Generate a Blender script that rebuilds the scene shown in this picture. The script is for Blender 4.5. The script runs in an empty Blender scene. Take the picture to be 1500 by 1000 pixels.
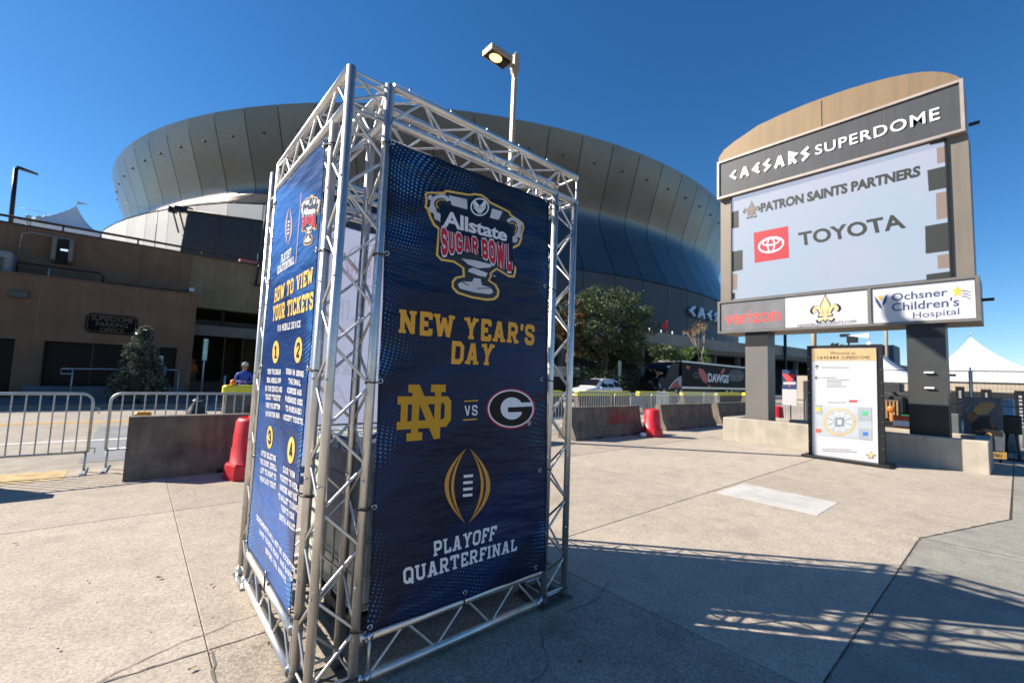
import bpy, bmesh, math, random
from math import radians, sin, cos, pi, atan2, sqrt
from mathutils import Vector, Matrix
from mathutils.geometry import tessellate_polygon
random.seed(7)
sc = bpy.context.scene
col = sc.collection

# ------------------------------------------------------------------ camera
CAMH = 1.55
PITCH, ROLL, YAW, FPX = 0.0795, 0.0378, 0.8604, 634.97
fw = Vector((cos(PITCH)*cos(YAW), cos(PITCH)*sin(YAW), sin(PITCH)))
rt0 = Vector((sin(YAW), -cos(YAW), 0)); up0 = rt0.cross(fw)
rt = rt0*cos(ROLL) + up0*sin(ROLL); up = up0*cos(ROLL) - rt0*sin(ROLL)
cd = bpy.data.cameras.new('camera'); cam = bpy.data.objects.new('camera', cd); col.objects.link(cam)
cd.sensor_width = 36; cd.lens = FPX/1500*36; cd.clip_start = 0.05; cd.clip_end = 6000
cam.matrix_world = Matrix((( rt.x, up.x, -fw.x, 0), (rt.y, up.y, -fw.y, 0), (rt.z, up.z, -fw.z, CAMH), (0, 0, 0, 1)))
cd.dof.use_dof = True; cd.dof.focus_distance = 2.7; cd.dof.aperture_fstop = 2.0
sc.camera = cam

# ------------------------------------------------------------------ light
SUN_EL = radians(35.4); SUN_AZ = atan2(0.735, -0.678)
world = bpy.data.worlds.new('World'); sc.world = world; world.use_nodes = True
wn = world.node_tree.nodes; wl = world.node_tree.links
bg = wn['Background']; sky = wn.new('ShaderNodeTexSky'); sky.sky_type = 'NISHITA'; sky.sun_disc = False
sky.sun_elevation = SUN_EL; sky.sun_rotation = pi/2 - SUN_AZ
sky.altitude = 0; sky.air_density = 1.0; sky.dust_density = 0.1; sky.ozone_density = 6.0
hsv = wn.new('ShaderNodeHueSaturation'); hsv.inputs['Saturation'].default_value = 1.2; wl.new(sky.outputs[0], hsv.inputs['Color']); wl.new(hsv.outputs[0], bg.inputs[0]); bg.inputs[1].default_value = 0.075
sl = bpy.data.lights.new('sun', 'SUN'); sl.energy = 5.0; sl.angle = radians(0.5); sl.color = (1.0, 0.91, 0.77)
so = bpy.data.objects.new('sun', sl); col.objects.link(so)
sdir = Vector((cos(SUN_EL)*cos(SUN_AZ), cos(SUN_EL)*sin(SUN_AZ), sin(SUN_EL)))
so.rotation_euler = sdir.to_track_quat('Z', 'Y').to_euler(); so.location = (0, 0, 60)
sc.view_settings.view_transform = 'Standard'; sc.view_settings.look = 'None'
sc.view_settings.exposure = 0.95; sc.view_settings.gamma = 1; sc.view_settings.use_curve_mapping = False
sc.cycles.max_bounces = 6

# ------------------------------------------------------------------ survey helpers: points of the place read off the photograph once
def ray(x, y): return fw + rt*((x-750)/FPX) - up*((y-500)/FPX)
def G(x, y, z=0.0):
    d = ray(x, y); return Vector((0, 0, CAMH)) + d*((z-CAMH)/d.z)
def on(axis, val, x, y):
    d = ray(x, y); return Vector((0, 0, CAMH)) + d*(val/d[axis])

# ------------------------------------------------------------------ materials
MATS = {}
def nodes_of(name):
    m = bpy.data.materials.new(name); m.use_nodes = True
    nt = m.node_tree; p = nt.nodes['Principled BSDF']; return m, nt, p
def mat(name, c, rough=0.6, metal=0.0, var=0.12, scale=3.0, bump=0.0, bscale=60.0, emit=None, es=0.0, streak=0.0, spec=0.5, coat=0.0, objrand=0.0):
    if name in MATS: return MATS[name]
    m, nt, p = nodes_of(name); N = nt.nodes; L = nt.links
    p.inputs['Roughness'].default_value = rough; p.inputs['Metallic'].default_value = metal
    p.inputs['Specular IOR Level'].default_value = spec; p.inputs['Coat Weight'].default_value = coat
    tc = N.new('ShaderNodeTexCoord'); no = N.new('ShaderNodeTexNoise'); no.inputs['Scale'].default_value = scale
    no.inputs['Detail'].default_value = 6; L.new(tc.outputs['Object'], no.inputs['Vector'])
    mr = N.new('ShaderNodeMapRange'); mr.inputs[1].default_value = .3; mr.inputs[2].default_value = .7
    mr.inputs[3].default_value = 1-var; mr.inputs[4].default_value = 1+var
    L.new(no.outputs['Fac'], mr.inputs[0])
    mx = N.new('ShaderNodeVectorMath'); mx.operation = 'SCALE'; mx.inputs[0].default_value = c[:3]
    L.new(mr.outputs[0], mx.inputs['Scale']); out = mx.outputs[0]
    if streak:
        mp = N.new('ShaderNodeMapping'); mp.inputs['Scale'].default_value = (3.5, 3.5, .25); L.new(tc.outputs['Object'], mp.inputs[0])
        n2 = N.new('ShaderNodeTexNoise'); n2.inputs['Scale'].default_value = 2; n2.inputs['Detail'].default_value = 8; L.new(mp.outputs[0], n2.inputs['Vector'])
        r2 = N.new('ShaderNodeMapRange'); r2.inputs[1].default_value = .4; r2.inputs[2].default_value = .75; r2.inputs[3].default_value = 1; r2.inputs[4].default_value = 1-streak
        L.new(n2.outputs['Fac'], r2.inputs[0]); m2 = N.new('ShaderNodeVectorMath'); m2.operation = 'SCALE'
        L.new(out, m2.inputs[0]); L.new(r2.outputs[0], m2.inputs['Scale']); out = m2.outputs[0]
    if objrand:
        oi = N.new('ShaderNodeObjectInfo'); r3 = N.new('ShaderNodeMapRange'); r3.inputs[3].default_value = 1-objrand; r3.inputs[4].default_value = 1+objrand; L.new(oi.outputs['Random'], r3.inputs[0])
        m3 = N.new('ShaderNodeVectorMath'); m3.operation = 'SCALE'; L.new(out, m3.inputs[0]); L.new(r3.outputs[0], m3.inputs['Scale']); out = m3.outputs[0]
        r4 = N.new('ShaderNodeMapRange'); r4.inputs[1].default_value = .3; r4.inputs[2].default_value = .7; r4.inputs[3].default_value = rough-.05; r4.inputs[4].default_value = rough+.07; L.new(no.outputs['Fac'], r4.inputs[0]); L.new(r4.outputs[0], p.inputs['Roughness'])
    L.new(out, p.inputs['Base Color'])
    if bump:
        nb = N.new('ShaderNodeTexNoise'); nb.inputs['Scale'].default_value = bscale; nb.inputs['Detail'].default_value = 4
        L.new(tc.outputs['Object'], nb.inputs['Vector']); b = N.new('ShaderNodeBump'); b.inputs['Strength'].default_value = bump; b.inputs['Distance'].default_value = .02
        L.new(nb.outputs['Fac'], b.inputs['Height']); L.new(b.outputs[0], p.inputs['Normal'])
    if emit: p.inputs['Emission Color'].default_value = (*emit, 1); p.inputs['Emission Strength'].default_value = es
    MATS[name] = m; return m
def concrete_mat(name, c, rnd=0.06, agg=1.0, stain=.25):
    if name in MATS: return MATS[name]
    m, nt, p = nodes_of(name); N = nt.nodes; L = nt.links
    p.inputs['Roughness'].default_value = .85; p.inputs['Specular IOR Level'].default_value = .25
    tc = N.new('ShaderNodeTexCoord'); geo = N.new('ShaderNodeNewGeometry')
    oi = N.new('ShaderNodeObjectInfo')
    def noise(s, d=6, src=None):
        n = N.new('ShaderNodeTexNoise'); n.inputs['Scale'].default_value = s; n.inputs['Detail'].default_value = d
        L.new(src or geo.outputs['Position'], n.inputs['Vector']); return n.outputs['Fac']
    def rng(i, a, b, c1, d1):
        r = N.new('ShaderNodeMapRange'); r.inputs[1].default_value = a; r.inputs[2].default_value = b; r.inputs[3].default_value = c1; r.inputs[4].default_value = d1
        L.new(i, r.inputs[0]); return r.outputs[0]
    def mul(a, b):
        q = N.new('ShaderNodeMath'); q.operation = 'MULTIPLY'; L.new(a, q.inputs[0]); L.new(b, q.inputs[1]); return q.outputs[0]
    f = rng(noise(.6), .3, .7, 1-stain*.35, 1+stain*.25)
    f = mul(f, rng(noise(4.5, 8), .35, .75, 1.04, 1-stain*.5))
    v = N.new('ShaderNodeTexVoronoi'); v.inputs['Scale'].default_value = 95; L.new(geo.outputs['Position'], v.inputs['Vector'])
    sx = N.new('ShaderNodeSeparateColor'); L.new(v.outputs['Color'], sx.inputs[0])
    f = mul(f, rng(sx.outputs[0], 0, 1, 1-.3*agg, 1+.24*agg))
    v2 = N.new('ShaderNodeTexVoronoi'); v2.inputs['Scale'].default_value = 30; L.new(geo.outputs['Position'], v2.inputs['Vector'])
    s2 = N.new('ShaderNodeSeparateColor'); L.new(v2.outputs['Color'], s2.inputs[0])
    pe = N.new('ShaderNodeMath'); pe.operation = 'LESS_THAN'; pe.inputs[1].default_value = .17; L.new(v2.outputs['Distance'], pe.inputs[0])
    pk = N.new('ShaderNodeMath'); pk.operation = 'GREATER_THAN'; pk.inputs[1].default_value = .72; L.new(s2.outputs[0], pk.inputs[0])
    peb = mul(pe.outputs[0], pk.outputs[0])
    v3 = N.new('ShaderNodeTexVoronoi'); v3.inputs['Scale'].default_value = 1.7; L.new(geo.outputs['Position'], v3.inputs['Vector'])
    f = mul(f, rng(v3.outputs['Distance'], .022, .045, .62, 1))
    v4 = N.new('ShaderNodeTexVoronoi'); v4.inputs['Scale'].default_value = 4.3; L.new(geo.outputs['Position'], v4.inputs['Vector'])
    f = mul(f, rng(v4.outputs['Distance'], .02, .05, .78, 1))
    f = mul(f, rng(noise(1.7, 10), .56, .72, 1, 1-stain*.55))
    f = mul(f, rng(oi.outputs['Random'], 0, 1, 1-rnd, 1+rnd))
    sc_ = N.new('ShaderNodeVectorMath'); sc_.operation = 'SCALE'; sc_.inputs[0].default_value = c; L.new(f, sc_.inputs['Scale'])
    mx = N.new('ShaderNodeMix'); mx.data_type = 'RGBA'; L.new(mul(peb, rng(s2.outputs[1], 0, 1, .3*agg, .75*agg)), mx.inputs[0]); L.new(sc_.outputs[0], mx.inputs[6])
    mx.inputs[7].default_value = (c[0]*.42, c[1]*.36, c[2]*.3, 1)
    L.new(mx.outputs[2], p.inputs['Base Color'])
    b = N.new('ShaderNodeBump'); b.inputs['Strength'].default_value = .4*agg; b.inputs['Distance'].default_value = .006
    L.new(sx.outputs[1], b.inputs['Height']); L.new(b.outputs[0], p.inputs['Normal'])
    MATS[name] = m; return m
def banner_mat(name, ui, dark, light, dots, seed, sheen=.38):
    """navy vinyl print: swooshes, a dark dot screen and pale blue halftone dots along the edges. ui = local axis running along the banner"""
    m, nt, p = nodes_of(name); N = nt.nodes; L = nt.links
    p.inputs['Roughness'].default_value = sheen; p.inputs['Specular IOR Level'].default_value = .28
    tc = N.new('ShaderNodeTexCoord'); s = N.new('ShaderNodeSeparateXYZ'); L.new(tc.outputs['Object'], s.inputs[0])
    cx = N.new('ShaderNodeCombineXYZ'); L.new(s.outputs[ui], cx.inputs[0]); L.new(s.outputs[2], cx.inputs[1]); cx.inputs[2].default_value = seed
    def M(op, a, b=None, cc=None):
        q = N.new('ShaderNodeMath'); q.operation = op
        for i, k in enumerate((a, b, cc)):
            if k is None: continue
            if isinstance(k, (int, float)): q.inputs[i].default_value = k
            else: L.new(k, q.inputs[i])
        return q.outputs[0]
    def grid(per, rot, dist, dscale):
        n = N.new('ShaderNodeTexNoise'); n.inputs['Scale'].default_value = dscale; n.inputs['Detail'].default_value = 1; L.new(cx.outputs[0], n.inputs['Vector'])
        sb = N.new('ShaderNodeVectorMath'); sb.operation = 'MULTIPLY_ADD'; L.new(n.outputs['Color'], sb.inputs[0]); sb.inputs[1].default_value = (dist,)*3; L.new(cx.outputs[0], sb.inputs[2])
        mp = N.new('ShaderNodeMapping'); mp.inputs['Rotation'].default_value = (0, 0, rot); mp.inputs['Scale'].default_value = (1/per,)*3; L.new(sb.outputs[0], mp.inputs[0])
        fr = N.new('ShaderNodeVectorMath'); fr.operation = 'FRACTION'; L.new(mp.outputs[0], fr.inputs[0])
        su = N.new('ShaderNodeVectorMath'); su.operation = 'SUBTRACT'; L.new(fr.outputs[0], su.inputs[0]); su.inputs[1].default_value = (.5, .5, 0)
        ml = N.new('ShaderNodeVectorMath'); ml.operation = 'MULTIPLY'; L.new(su.outputs[0], ml.inputs[0]); ml.inputs[1].default_value = (1, 1, 0)
        ln = N.new('ShaderNodeVectorMath'); ln.operation = 'LENGTH'; L.new(ml.outputs[0], ln.inputs[0]); return ln.outputs['Value']
    def noise(scale, det=2, off=0, dist=0):
        mp = N.new('ShaderNodeMapping'); mp.inputs['Location'].default_value = (off, off*.7, 0); L.new(cx.outputs[0], mp.inputs[0])
        n = N.new('ShaderNodeTexNoise'); n.inputs['Scale'].default_value = scale; n.inputs['Detail'].default_value = det; n.inputs['Distortion'].default_value = dist; L.new(mp.outputs[0], n.inputs['Vector']); return n.outputs['Fac']
    def rng(i, a, b, c1, d1, sm=False):
        r = N.new('ShaderNodeMapRange'); r.inputs[1].default_value = a; r.inputs[2].default_value = b; r.inputs[3].default_value = c1; r.inputs[4].default_value = d1
        if sm: r.interpolation_type = 'SMOOTHSTEP'
        L.new(i, r.inputs[0]); return r.outputs[0]
    def mix(f, a, b):
        q = N.new('ShaderNodeMix'); q.data_type = 'RGBA'; L.new(f, q.inputs[0])
        for i, k in ((6, a), (7, b)):
            if isinstance(k, tuple): q.inputs[i].default_value = (*k, 1)
            else: L.new(k, q.inputs[i])
        return q.outputs[2]
    # sweeping bands
    wv = N.new('ShaderNodeTexWave'); wv.wave_type = 'RINGS'; wv.rings_direction = 'SPHERICAL'; wv.inputs['Scale'].default_value = .42; wv.inputs['Distortion'].default_value = 2.2; wv.inputs['Detail'].default_value = .6; wv.inputs['Detail Scale'].default_value = .8
    mpw = N.new('ShaderNodeMapping'); mpw.inputs['Location'].default_value = (-1.6, .5, 0); L.new(cx.outputs[0], mpw.inputs[0]); L.new(mpw.outputs[0], wv.inputs['Vector'])
    sw = rng(wv.outputs['Fac'], .42, .6, 0, 1, True)
    c0 = mix(sw, dark, light)
    c0 = mix(rng(noise(1.1, 1, 3.1), .45, .55, 0, .45), c0, tuple(k*.6 for k in light))
    # dark screen
    d1 = grid(.0185, .785, 0, 1)
    amt = rng(noise(1.6, 1, 8), .3, .62, .18, .44)
    c1 = mix(M('MULTIPLY', M('LESS_THAN', d1, amt), .72), c0, tuple(k*.22 for k in dark))
    # pale dots
    e = M('ABSOLUTE', M('SUBTRACT', s.outputs[ui], 0.62))       # distance from the centre line
    edge = rng(e, .34, .66, 0, 1)
    nz = noise(2.4, 1, 5)
    topb = rng(s.outputs[2], 2.35, 2.8, 0, .8)
    botb = rng(s.outputs[2], .25, .9, .75, 0)
    msk = M('MULTIPLY', M('ADD', edge, M('MULTIPLY', M('MAXIMUM', topb, botb), .75)), rng(nz, .42, .64, 0, 1.0))
    rad = M('MULTIPLY', M('MINIMUM', msk, 1.0), .36)
    d2 = grid(.0215, .25, .35, 1.2)
    c2 = mix(M('MULTIPLY', M('LESS_THAN', d2, rad), rng(noise(9, 1, 2), .35, .6, .35, 1)), c1, dots)
    L.new(c2, p.inputs['Base Color'])
    b = N.new('ShaderNodeBump'); b.inputs['Strength'].default_value = .6; b.inputs['Distance'].default_value = .05
    mpb = N.new('ShaderNodeMapping'); mpb.inputs['Rotation'].default_value = (0, 0, .8); mpb.inputs['Scale'].default_value = (1.2, 5, 1); L.new(cx.outputs[0], mpb.inputs[0])
    nb = N.new('ShaderNodeTexNoise'); nb.inputs['Scale'].default_value = 1.6; nb.inputs['Detail'].default_value = 3; L.new(mpb.outputs[0], nb.inputs['Vector'])
    L.new(nb.outputs['Fac'], b.inputs['Height']); L.new(b.outputs[0], p.inputs['Normal'])
    MATS[name] = m; return m

def M_(n): return MATS[n]
alu = mat('aluminium_tube', (.68, .66, .63), .44, 1.0, .12, 8, .08, 90)
aludull = mat('aluminium_brace', (.62, .61, .59), .42, 1.0, .15, 14)
galv = mat('galvanised_steel', (.42, .46, .48), .5, .75, .15, 12)
blackr = mat('black_rubber', (.015, .015, .016), .6)
blackm = mat('black_metal', (.012, .012, .013), .45, .2)
steelp = mat('dirty_base_plate', (.10, .095, .085), .7, .3, .35, 9)
chrome = mat('zinc_bolt', (.55, .58, .62), .3, 1)
paving = concrete_mat('aggregate_paving', (.42, .362, .298), .07, .8, .25)
paving_grey = concrete_mat('grey_paving', (.30, .285, .25), .05, .6, .4)
paving_brown = concrete_mat('worn_paving', (.40, .345, .28), .08, 1.1, .5)
patch_m = concrete_mat('smooth_patch', (.50, .49, .47), .02, .15, .3)
road_m = concrete_mat('road_concrete', (.38, .34, .29), .03, .5, .4)
road_g = concrete_mat('road_repair_asphalt', (.24, .25, .265), .03, .5, .35)
joint_m = mat('joint_dirt', (.17, .145, .12), .95)
kerb_m = mat('kerb_concrete', (.20, .18, .155), .9, 0, .2, 5)
far_ground = mat('far_ground', (.08, .072, .062), .95, 0, .2, .05)
yellow_p = mat('yellow_road_paint', (.75, .42, .05), .6, 0, .25, 20)
white_p = mat('white_road_paint', (.75, .74, .7), .6, 0, .2, 20)
jersey = mat('barrier_concrete', (.175, .145, .11), .85, 0, .3, 3.5, .6, 90, streak=.5)
planter_m = mat('planter_concrete', (.41, .365, .30), .85, 0, .14, 3, .5, 60, streak=.15)
red_pl = mat('red_plastic', (.58, .018, .03), .45, 0, .22, 5, .1, 30, streak=.25)
yell_pl = mat('yellow_foam_cap', (.75, .65, .04), .6, 0, .1, 8)
oran = mat('orange_plastic', (.85, .22, .02), .45)
brownwall = mat('brown_brick_wall', (.185, .108, .064), .95, 0, .16, 1.1, .7, 55, streak=.16)
tanwall = mat('tan_aggregate_wall', (.225, .165, .095), .95, 0, .2, 1.1, .7, 55, streak=.2)
glassd = mat('dark_glass', (.006, .006, .008), .3, 0, .3, 1, spec=.12)
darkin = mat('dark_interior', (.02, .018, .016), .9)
beam_m = mat('garage_beam', (.16, .145, .125), .85, 0, .15, 2)
clad = mat('bronze_cladding', (.175, .157, .142), .30, .85, .09, .12, .0, streak=.12, objrand=.10)
skirt_sun = mat('plaza_wall_sunlit', (.66, .60, .52), .5, .4, .08, .15, streak=.12); skirt_shade = mat('plaza_wall_shaded', (.075, .075, .08), .55, .3, .12, .15, streak=.2)  # one wall cladding in two colours, sun and shade put into the tones
darkclad = mat('dark_grey_cladding', (.03, .031, .036), .45, .3, .1, .2)
tentw = mat('white_tent_fabric', (.62, .63, .66), .7, 0, .03, 1)
taupe = mat('taupe_metal', (.20, .17, .14), .5, .3, .06, 1, streak=.12)
tan_m = mat('tan_metal', (.235, .16, .088), .5, .2, .06, 1, streak=.15)
band_m = mat('grey_band_panel', (.066, .068, .075), .45, .2, .1, 1.2, streak=.2)
frame_m = mat('sign_frame', (.38, .32, .28), .5, .4)
pill_lt = mat('pillar_grey_cladding', (.16, .15, .14), .5, .2, .08, 1.5)
pill_dk = mat('pillar_dark_cladding', (.035, .035, .038), .45, .3, .08, 1.5)
white_l = mat('white_lettering', (.85, .85, .84), .5, 0, .03)
white_pr = mat('white_vinyl_print', (.76, .75, .78), .45, 0, .04, spec=.25)
gold_pr = mat('gold_vinyl_print', (.80, .37, .035), .45, 0, .06, spec=.25)
gold2_pr = mat('old_gold_vinyl_print', (.60, .30, .016), .45, 0, .06, spec=.25)
brightgold = mat('bright_gold_print', (.80, .47, .07), .4, 0, .04)
black_pr = mat('black_vinyl_print', (.012, .009, .008), .5, spec=.2)
navy_pr = mat('navy_vinyl_print', (.004, .013, .036), .5, spec=.2)
red_pr = mat('red_vinyl_print', (.55, .015, .03), .45, spec=.25)
silver_pr = mat('silver_vinyl_print', (.58, .55, .57), .45, 0, .12, 4)
grayl = mat('grey_print', (.2, .21, .23), .6)

# ------------------------------------------------------------------ mesh helpers
class MB:
    def __init__(s): s.v = []; s.f = []; s.sm = []
    def add(s, vs, fs, smooth=False):
        b = len(s.v); s.v += [Vector(p) for p in vs]; s.f += [tuple(b+i for i in f) for f in fs]; s.sm += [smooth]*len(fs); return s
    def box(s, x0, x1, y0, y1, z0, z1, rot=None):
        vs = [Vector((x, y, z)) for z in (z0, z1) for x, y in ((x0, y0), (x1, y0), (x1, y1), (x0, y1))]
        if rot:
            c, a = rot; vs = [Matrix.Rotation(a, 3, 'Z') @ (p-Vector(c)) + Vector(c) for p in vs]
        return s.add(vs, [(3, 2, 1, 0), (4, 5, 6, 7), (0, 1, 5, 4), (1, 2, 6, 5), (2, 3, 7, 6), (3, 0, 4, 7)])
    def bevbox(s, x0, x1, y0, y1, z0, z1, b=.02):
        P = [(x0+b, y0), (x1-b, y0), (x1, y0+b), (x1, y1-b), (x1-b, y1), (x0+b, y1), (x0, y1-b), (x0, y0+b)]
        I = [(x0+b*1.6, y0+b*.8), (x1-b*1.6, y0+b*.8), (x1-b*.8, y0+b*1.6), (x1-b*.8, y1-b*1.6), (x1-b*1.6, y1-b*.8), (x0+b*1.6, y1-b*.8), (x0+b*.8, y1-b*1.6), (x0+b*.8, y0+b*1.6)]
        vs = [(x, y, z0) for x, y in P] + [(x, y, z1-b) for x, y in P] + [(x, y, z1) for x, y in I]
        fs = [tuple(range(7, -1, -1)), tuple(range(16, 24))]
        for k in range(2):
            for i in range(8): j = (i+1) % 8; fs.append((k*8+i, k*8+j, k*8+8+j, k*8+8+i))
        return s.add(vs, fs)
    def tube(s, p0, p1, r, n=8, r1=None, caps=True):
        p0 = Vector(p0); p1 = Vector(p1); d = (p1-p0).normalized(); r1 = r if r1 is None else r1
        a = d.orthogonal().normalized(); b = d.cross(a)
        vs = [p0+(a*cos(t)+b*sin(t))*r for t in [2*pi*i/n for i in range(n)]] + [p1+(a*cos(t)+b*sin(t))*r1 for t in [2*pi*i/n for i in range(n)]]
        s.add(vs, [(i, (i+1) % n, n+(i+1) % n, n+i) for i in range(n)], True)
        if caps:
            b0 = len(s.v)-2*n; s.f += [tuple(b0+i for i in range(n-1, -1, -1)), tuple(b0+n+i for i in range(n))]; s.sm += [False, False]
        return s
    def path(s, pts, r, n=8, closed=False):
        pts = [Vector(p) for p in pts]; m = len(pts); vs = []; prev = None
        for i, p in enumerate(pts):
            if closed: t = (pts[(i+1) % m]-pts[i-1]).normalized()
            else: t = (pts[min(i+1, m-1)]-pts[max(i-1, 0)]).normalized()
            a = t.orthogonal().normalized() if prev is None else (prev - t*prev.dot(t)).normalized()
            prev = a; b = t.cross(a); vs += [p+(a*cos(q)+b*sin(q))*r for q in [2*pi*k/n for k in range(n)]]
        fs = []
        for i in range(m if closed else m-1):
            j = (i+1) % m
            for k in range(n): fs.append((i*n+k, i*n+(k+1) % n, j*n+(k+1) % n, j*n+k))
        s.add(vs, fs, True)
        if not closed:
            b0 = len(s.v)-m*n; s.f += [tuple(b0+k for k in range(n-1, -1, -1)), tuple(b0+(m-1)*n+k for k in range(n))]; s.sm += [False]*2
        return s
    def lathe(s, c, prof, n=24, smooth=True, caps=True):
        c = Vector(c); vs = []
        for r, z in prof: vs += [c+Vector((r*cos(2*pi*k/n), r*sin(2*pi*k/n), z)) for k in range(n)]
        fs = [(i*n+k, i*n+(k+1) % n, (i+1)*n+(k+1) % n, (i+1)*n+k) for i in range(len(prof)-1) for k in range(n)]
        s.add(vs, fs, smooth)
        if caps:
            b0 = len(s.v)-len(prof)*n; s.f += [tuple(b0+k for k in range(n-1, -1, -1)), tuple(b0+(len(prof)-1)*n+k for k in range(n))]; s.sm += [False]*2
        return s
    def prism(s, poly, fn0, fn1):
        """poly of 2-D points; fn0/fn1 map them to 3-D for the two ends"""
        n = len(poly); vs = [fn0(*p) for p in poly] + [fn1(*p) for p in poly]
        tri = tessellate_polygon([[Vector((p[0], p[1], 0)) for p in poly]])
        fs = [tuple(t) for t in tri] + [tuple(n+i for i in reversed(t)) for t in tri] + [(i, (i+1) % n, n+(i+1) % n, n+i) for i in range(n)]
        return s.add(vs, fs)
    def face(s, pts3, pts2=None):
        pts3 = [Vector(p) for p in pts3]
        if len(pts3) <= 4 and pts2 is None: return s.add(pts3, [tuple(range(len(pts3)))])
        tri = tessellate_polygon([pts3]); return s.add(pts3, [tuple(t) for t in tri])
    def ball(s, c, r, n=12, m=8, sc_=(1, 1, 1)):
        c = Vector(c); vs = []
        for i in range(m+1):
            t = pi*i/m
            vs += [c+Vector((r*sc_[0]*sin(t)*cos(2*pi*k/n), r*sc_[1]*sin(t)*sin(2*pi*k/n), r*sc_[2]*cos(t))) for k in range(n)]
        return s.add(vs, [(i*n+k, (i+1)*n+k, (i+1)*n+(k+1) % n, i*n+(k+1) % n) for i in range(m) for k in range(n)], True)
    def mesh(s, name, m, base=(0, 0, 0)):
        me = bpy.data.meshes.new(name); base = Vector(base)
        me.from_pydata([tuple(v-base) for v in s.v], [], s.f)
        me.polygons.foreach_set('use_smooth', s.sm)
        if m: me.materials.append(m)
        me.validate(); me.update(); return me

def tag(o, label=None, cat=None, group=None, kind=None):
    if label: o['label'] = label
    if cat: o['category'] = cat
    if group: o['group'] = group
    if kind: o['kind'] = kind
    return o
def thing(name, label, cat, loc=(0, 0, 0), rz=0, group=None):
    o = bpy.data.objects.new(name, None); o.empty_display_size = .2; col.objects.link(o); o.location = loc; o.rotation_euler = (0, 0, rz)
    return tag(o, label, cat, group)
def basepos(o):
    b = Vector((0, 0, 0))
    while o: b = b+o.location; o = o.parent
    return b
def part(name, mb, m, parent, label=None, kind=None):
    """mb in world coordinates, stored relative to its thing"""
    me = mb if isinstance(mb, bpy.types.Mesh) else mb.mesh(name, m, basepos(parent))
    o = bpy.data.objects.new(name, me); col.objects.link(o); o.parent = parent
    return tag(o, label, None, None, kind)
def inst(name, me, loc, parent, rz=0):
    """an instance of a mesh; loc in the frame of the thing"""
    o = bpy.data.objects.new(name, me); col.objects.link(o); o.parent = parent; o.location = loc; o.rotation_euler = (0, 0, rz); return o
def solo(name, mb, m, label, cat, base=(0, 0, 0), group=None):
    o = bpy.data.objects.new(name, mb.mesh(name, m, base)); o.location = base; col.objects.link(o); return tag(o, label, cat, group)
def struct(name, mb, m, base=(0, 0, 0), parent=None):
    o = bpy.data.objects.new(name, mb.mesh(name, m, base)); o.location = base; col.objects.link(o)
    if parent: o.parent = parent; o.location = Vector(base)-basepos(parent)
    else: o['kind'] = 'structure'
    return o
def kids(o): return [c for c in bpy.data.objects if c.parent == o]
def copy_tree(o, loc=None, rz=None, label=None, parent=None, KC={}):
    if not KC.get('n') == len(bpy.data.objects):
        KC.clear(); KC['m'] = {}
        for c in bpy.data.objects:
            if c.parent: KC['m'].setdefault(c.parent.name, []).append(c)
    km = KC['m']
    def rec(a, par):
        b = a.copy(); col.objects.link(b); b.parent = par
        for ch in km.get(a.name, []): rec(ch, b)
        return b
    r = rec(o, parent); KC['n'] = -1
    if loc is not None: r.location = loc
    if rz is not None: r.rotation_euler = (0, 0, rz)
    if label: r['label'] = label
    return r

# ------------------------------------------------------------------ flat print on a plane
class Plane:
    def __init__(s, axis, val, sign, disp=None): s.axis = axis; s.val = val; s.sign = sign; s.disp = disp; s.u = 1-axis
    def w(s, u, z, off=0.0):
        d = s.disp(u, z) if s.disp else 0
        p = [0, 0, z]; p[s.axis] = s.val+s.sign*(off+d); p[s.u] = u; return Vector(p)
    def px(s, x, y): p = on(s.axis, s.val, x, y); return (p[s.u], p.z)
    def quad(s, c): return [s.px(*k) for k in c]           # TL TR BR BL
def bil(q, a, b):  # a 0..1 left-right, b 0..1 bottom-top
    tl, tr, br, bl = q
    return tuple((bl[i]*(1-a)+br[i]*a)*(1-b)+(tl[i]*(1-a)+tr[i]*a)*b for i in (0, 1))
OFF = .0025
SL = .16
def G_(w, *pl, slabs=()): return (w, pl, slabs)
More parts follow.
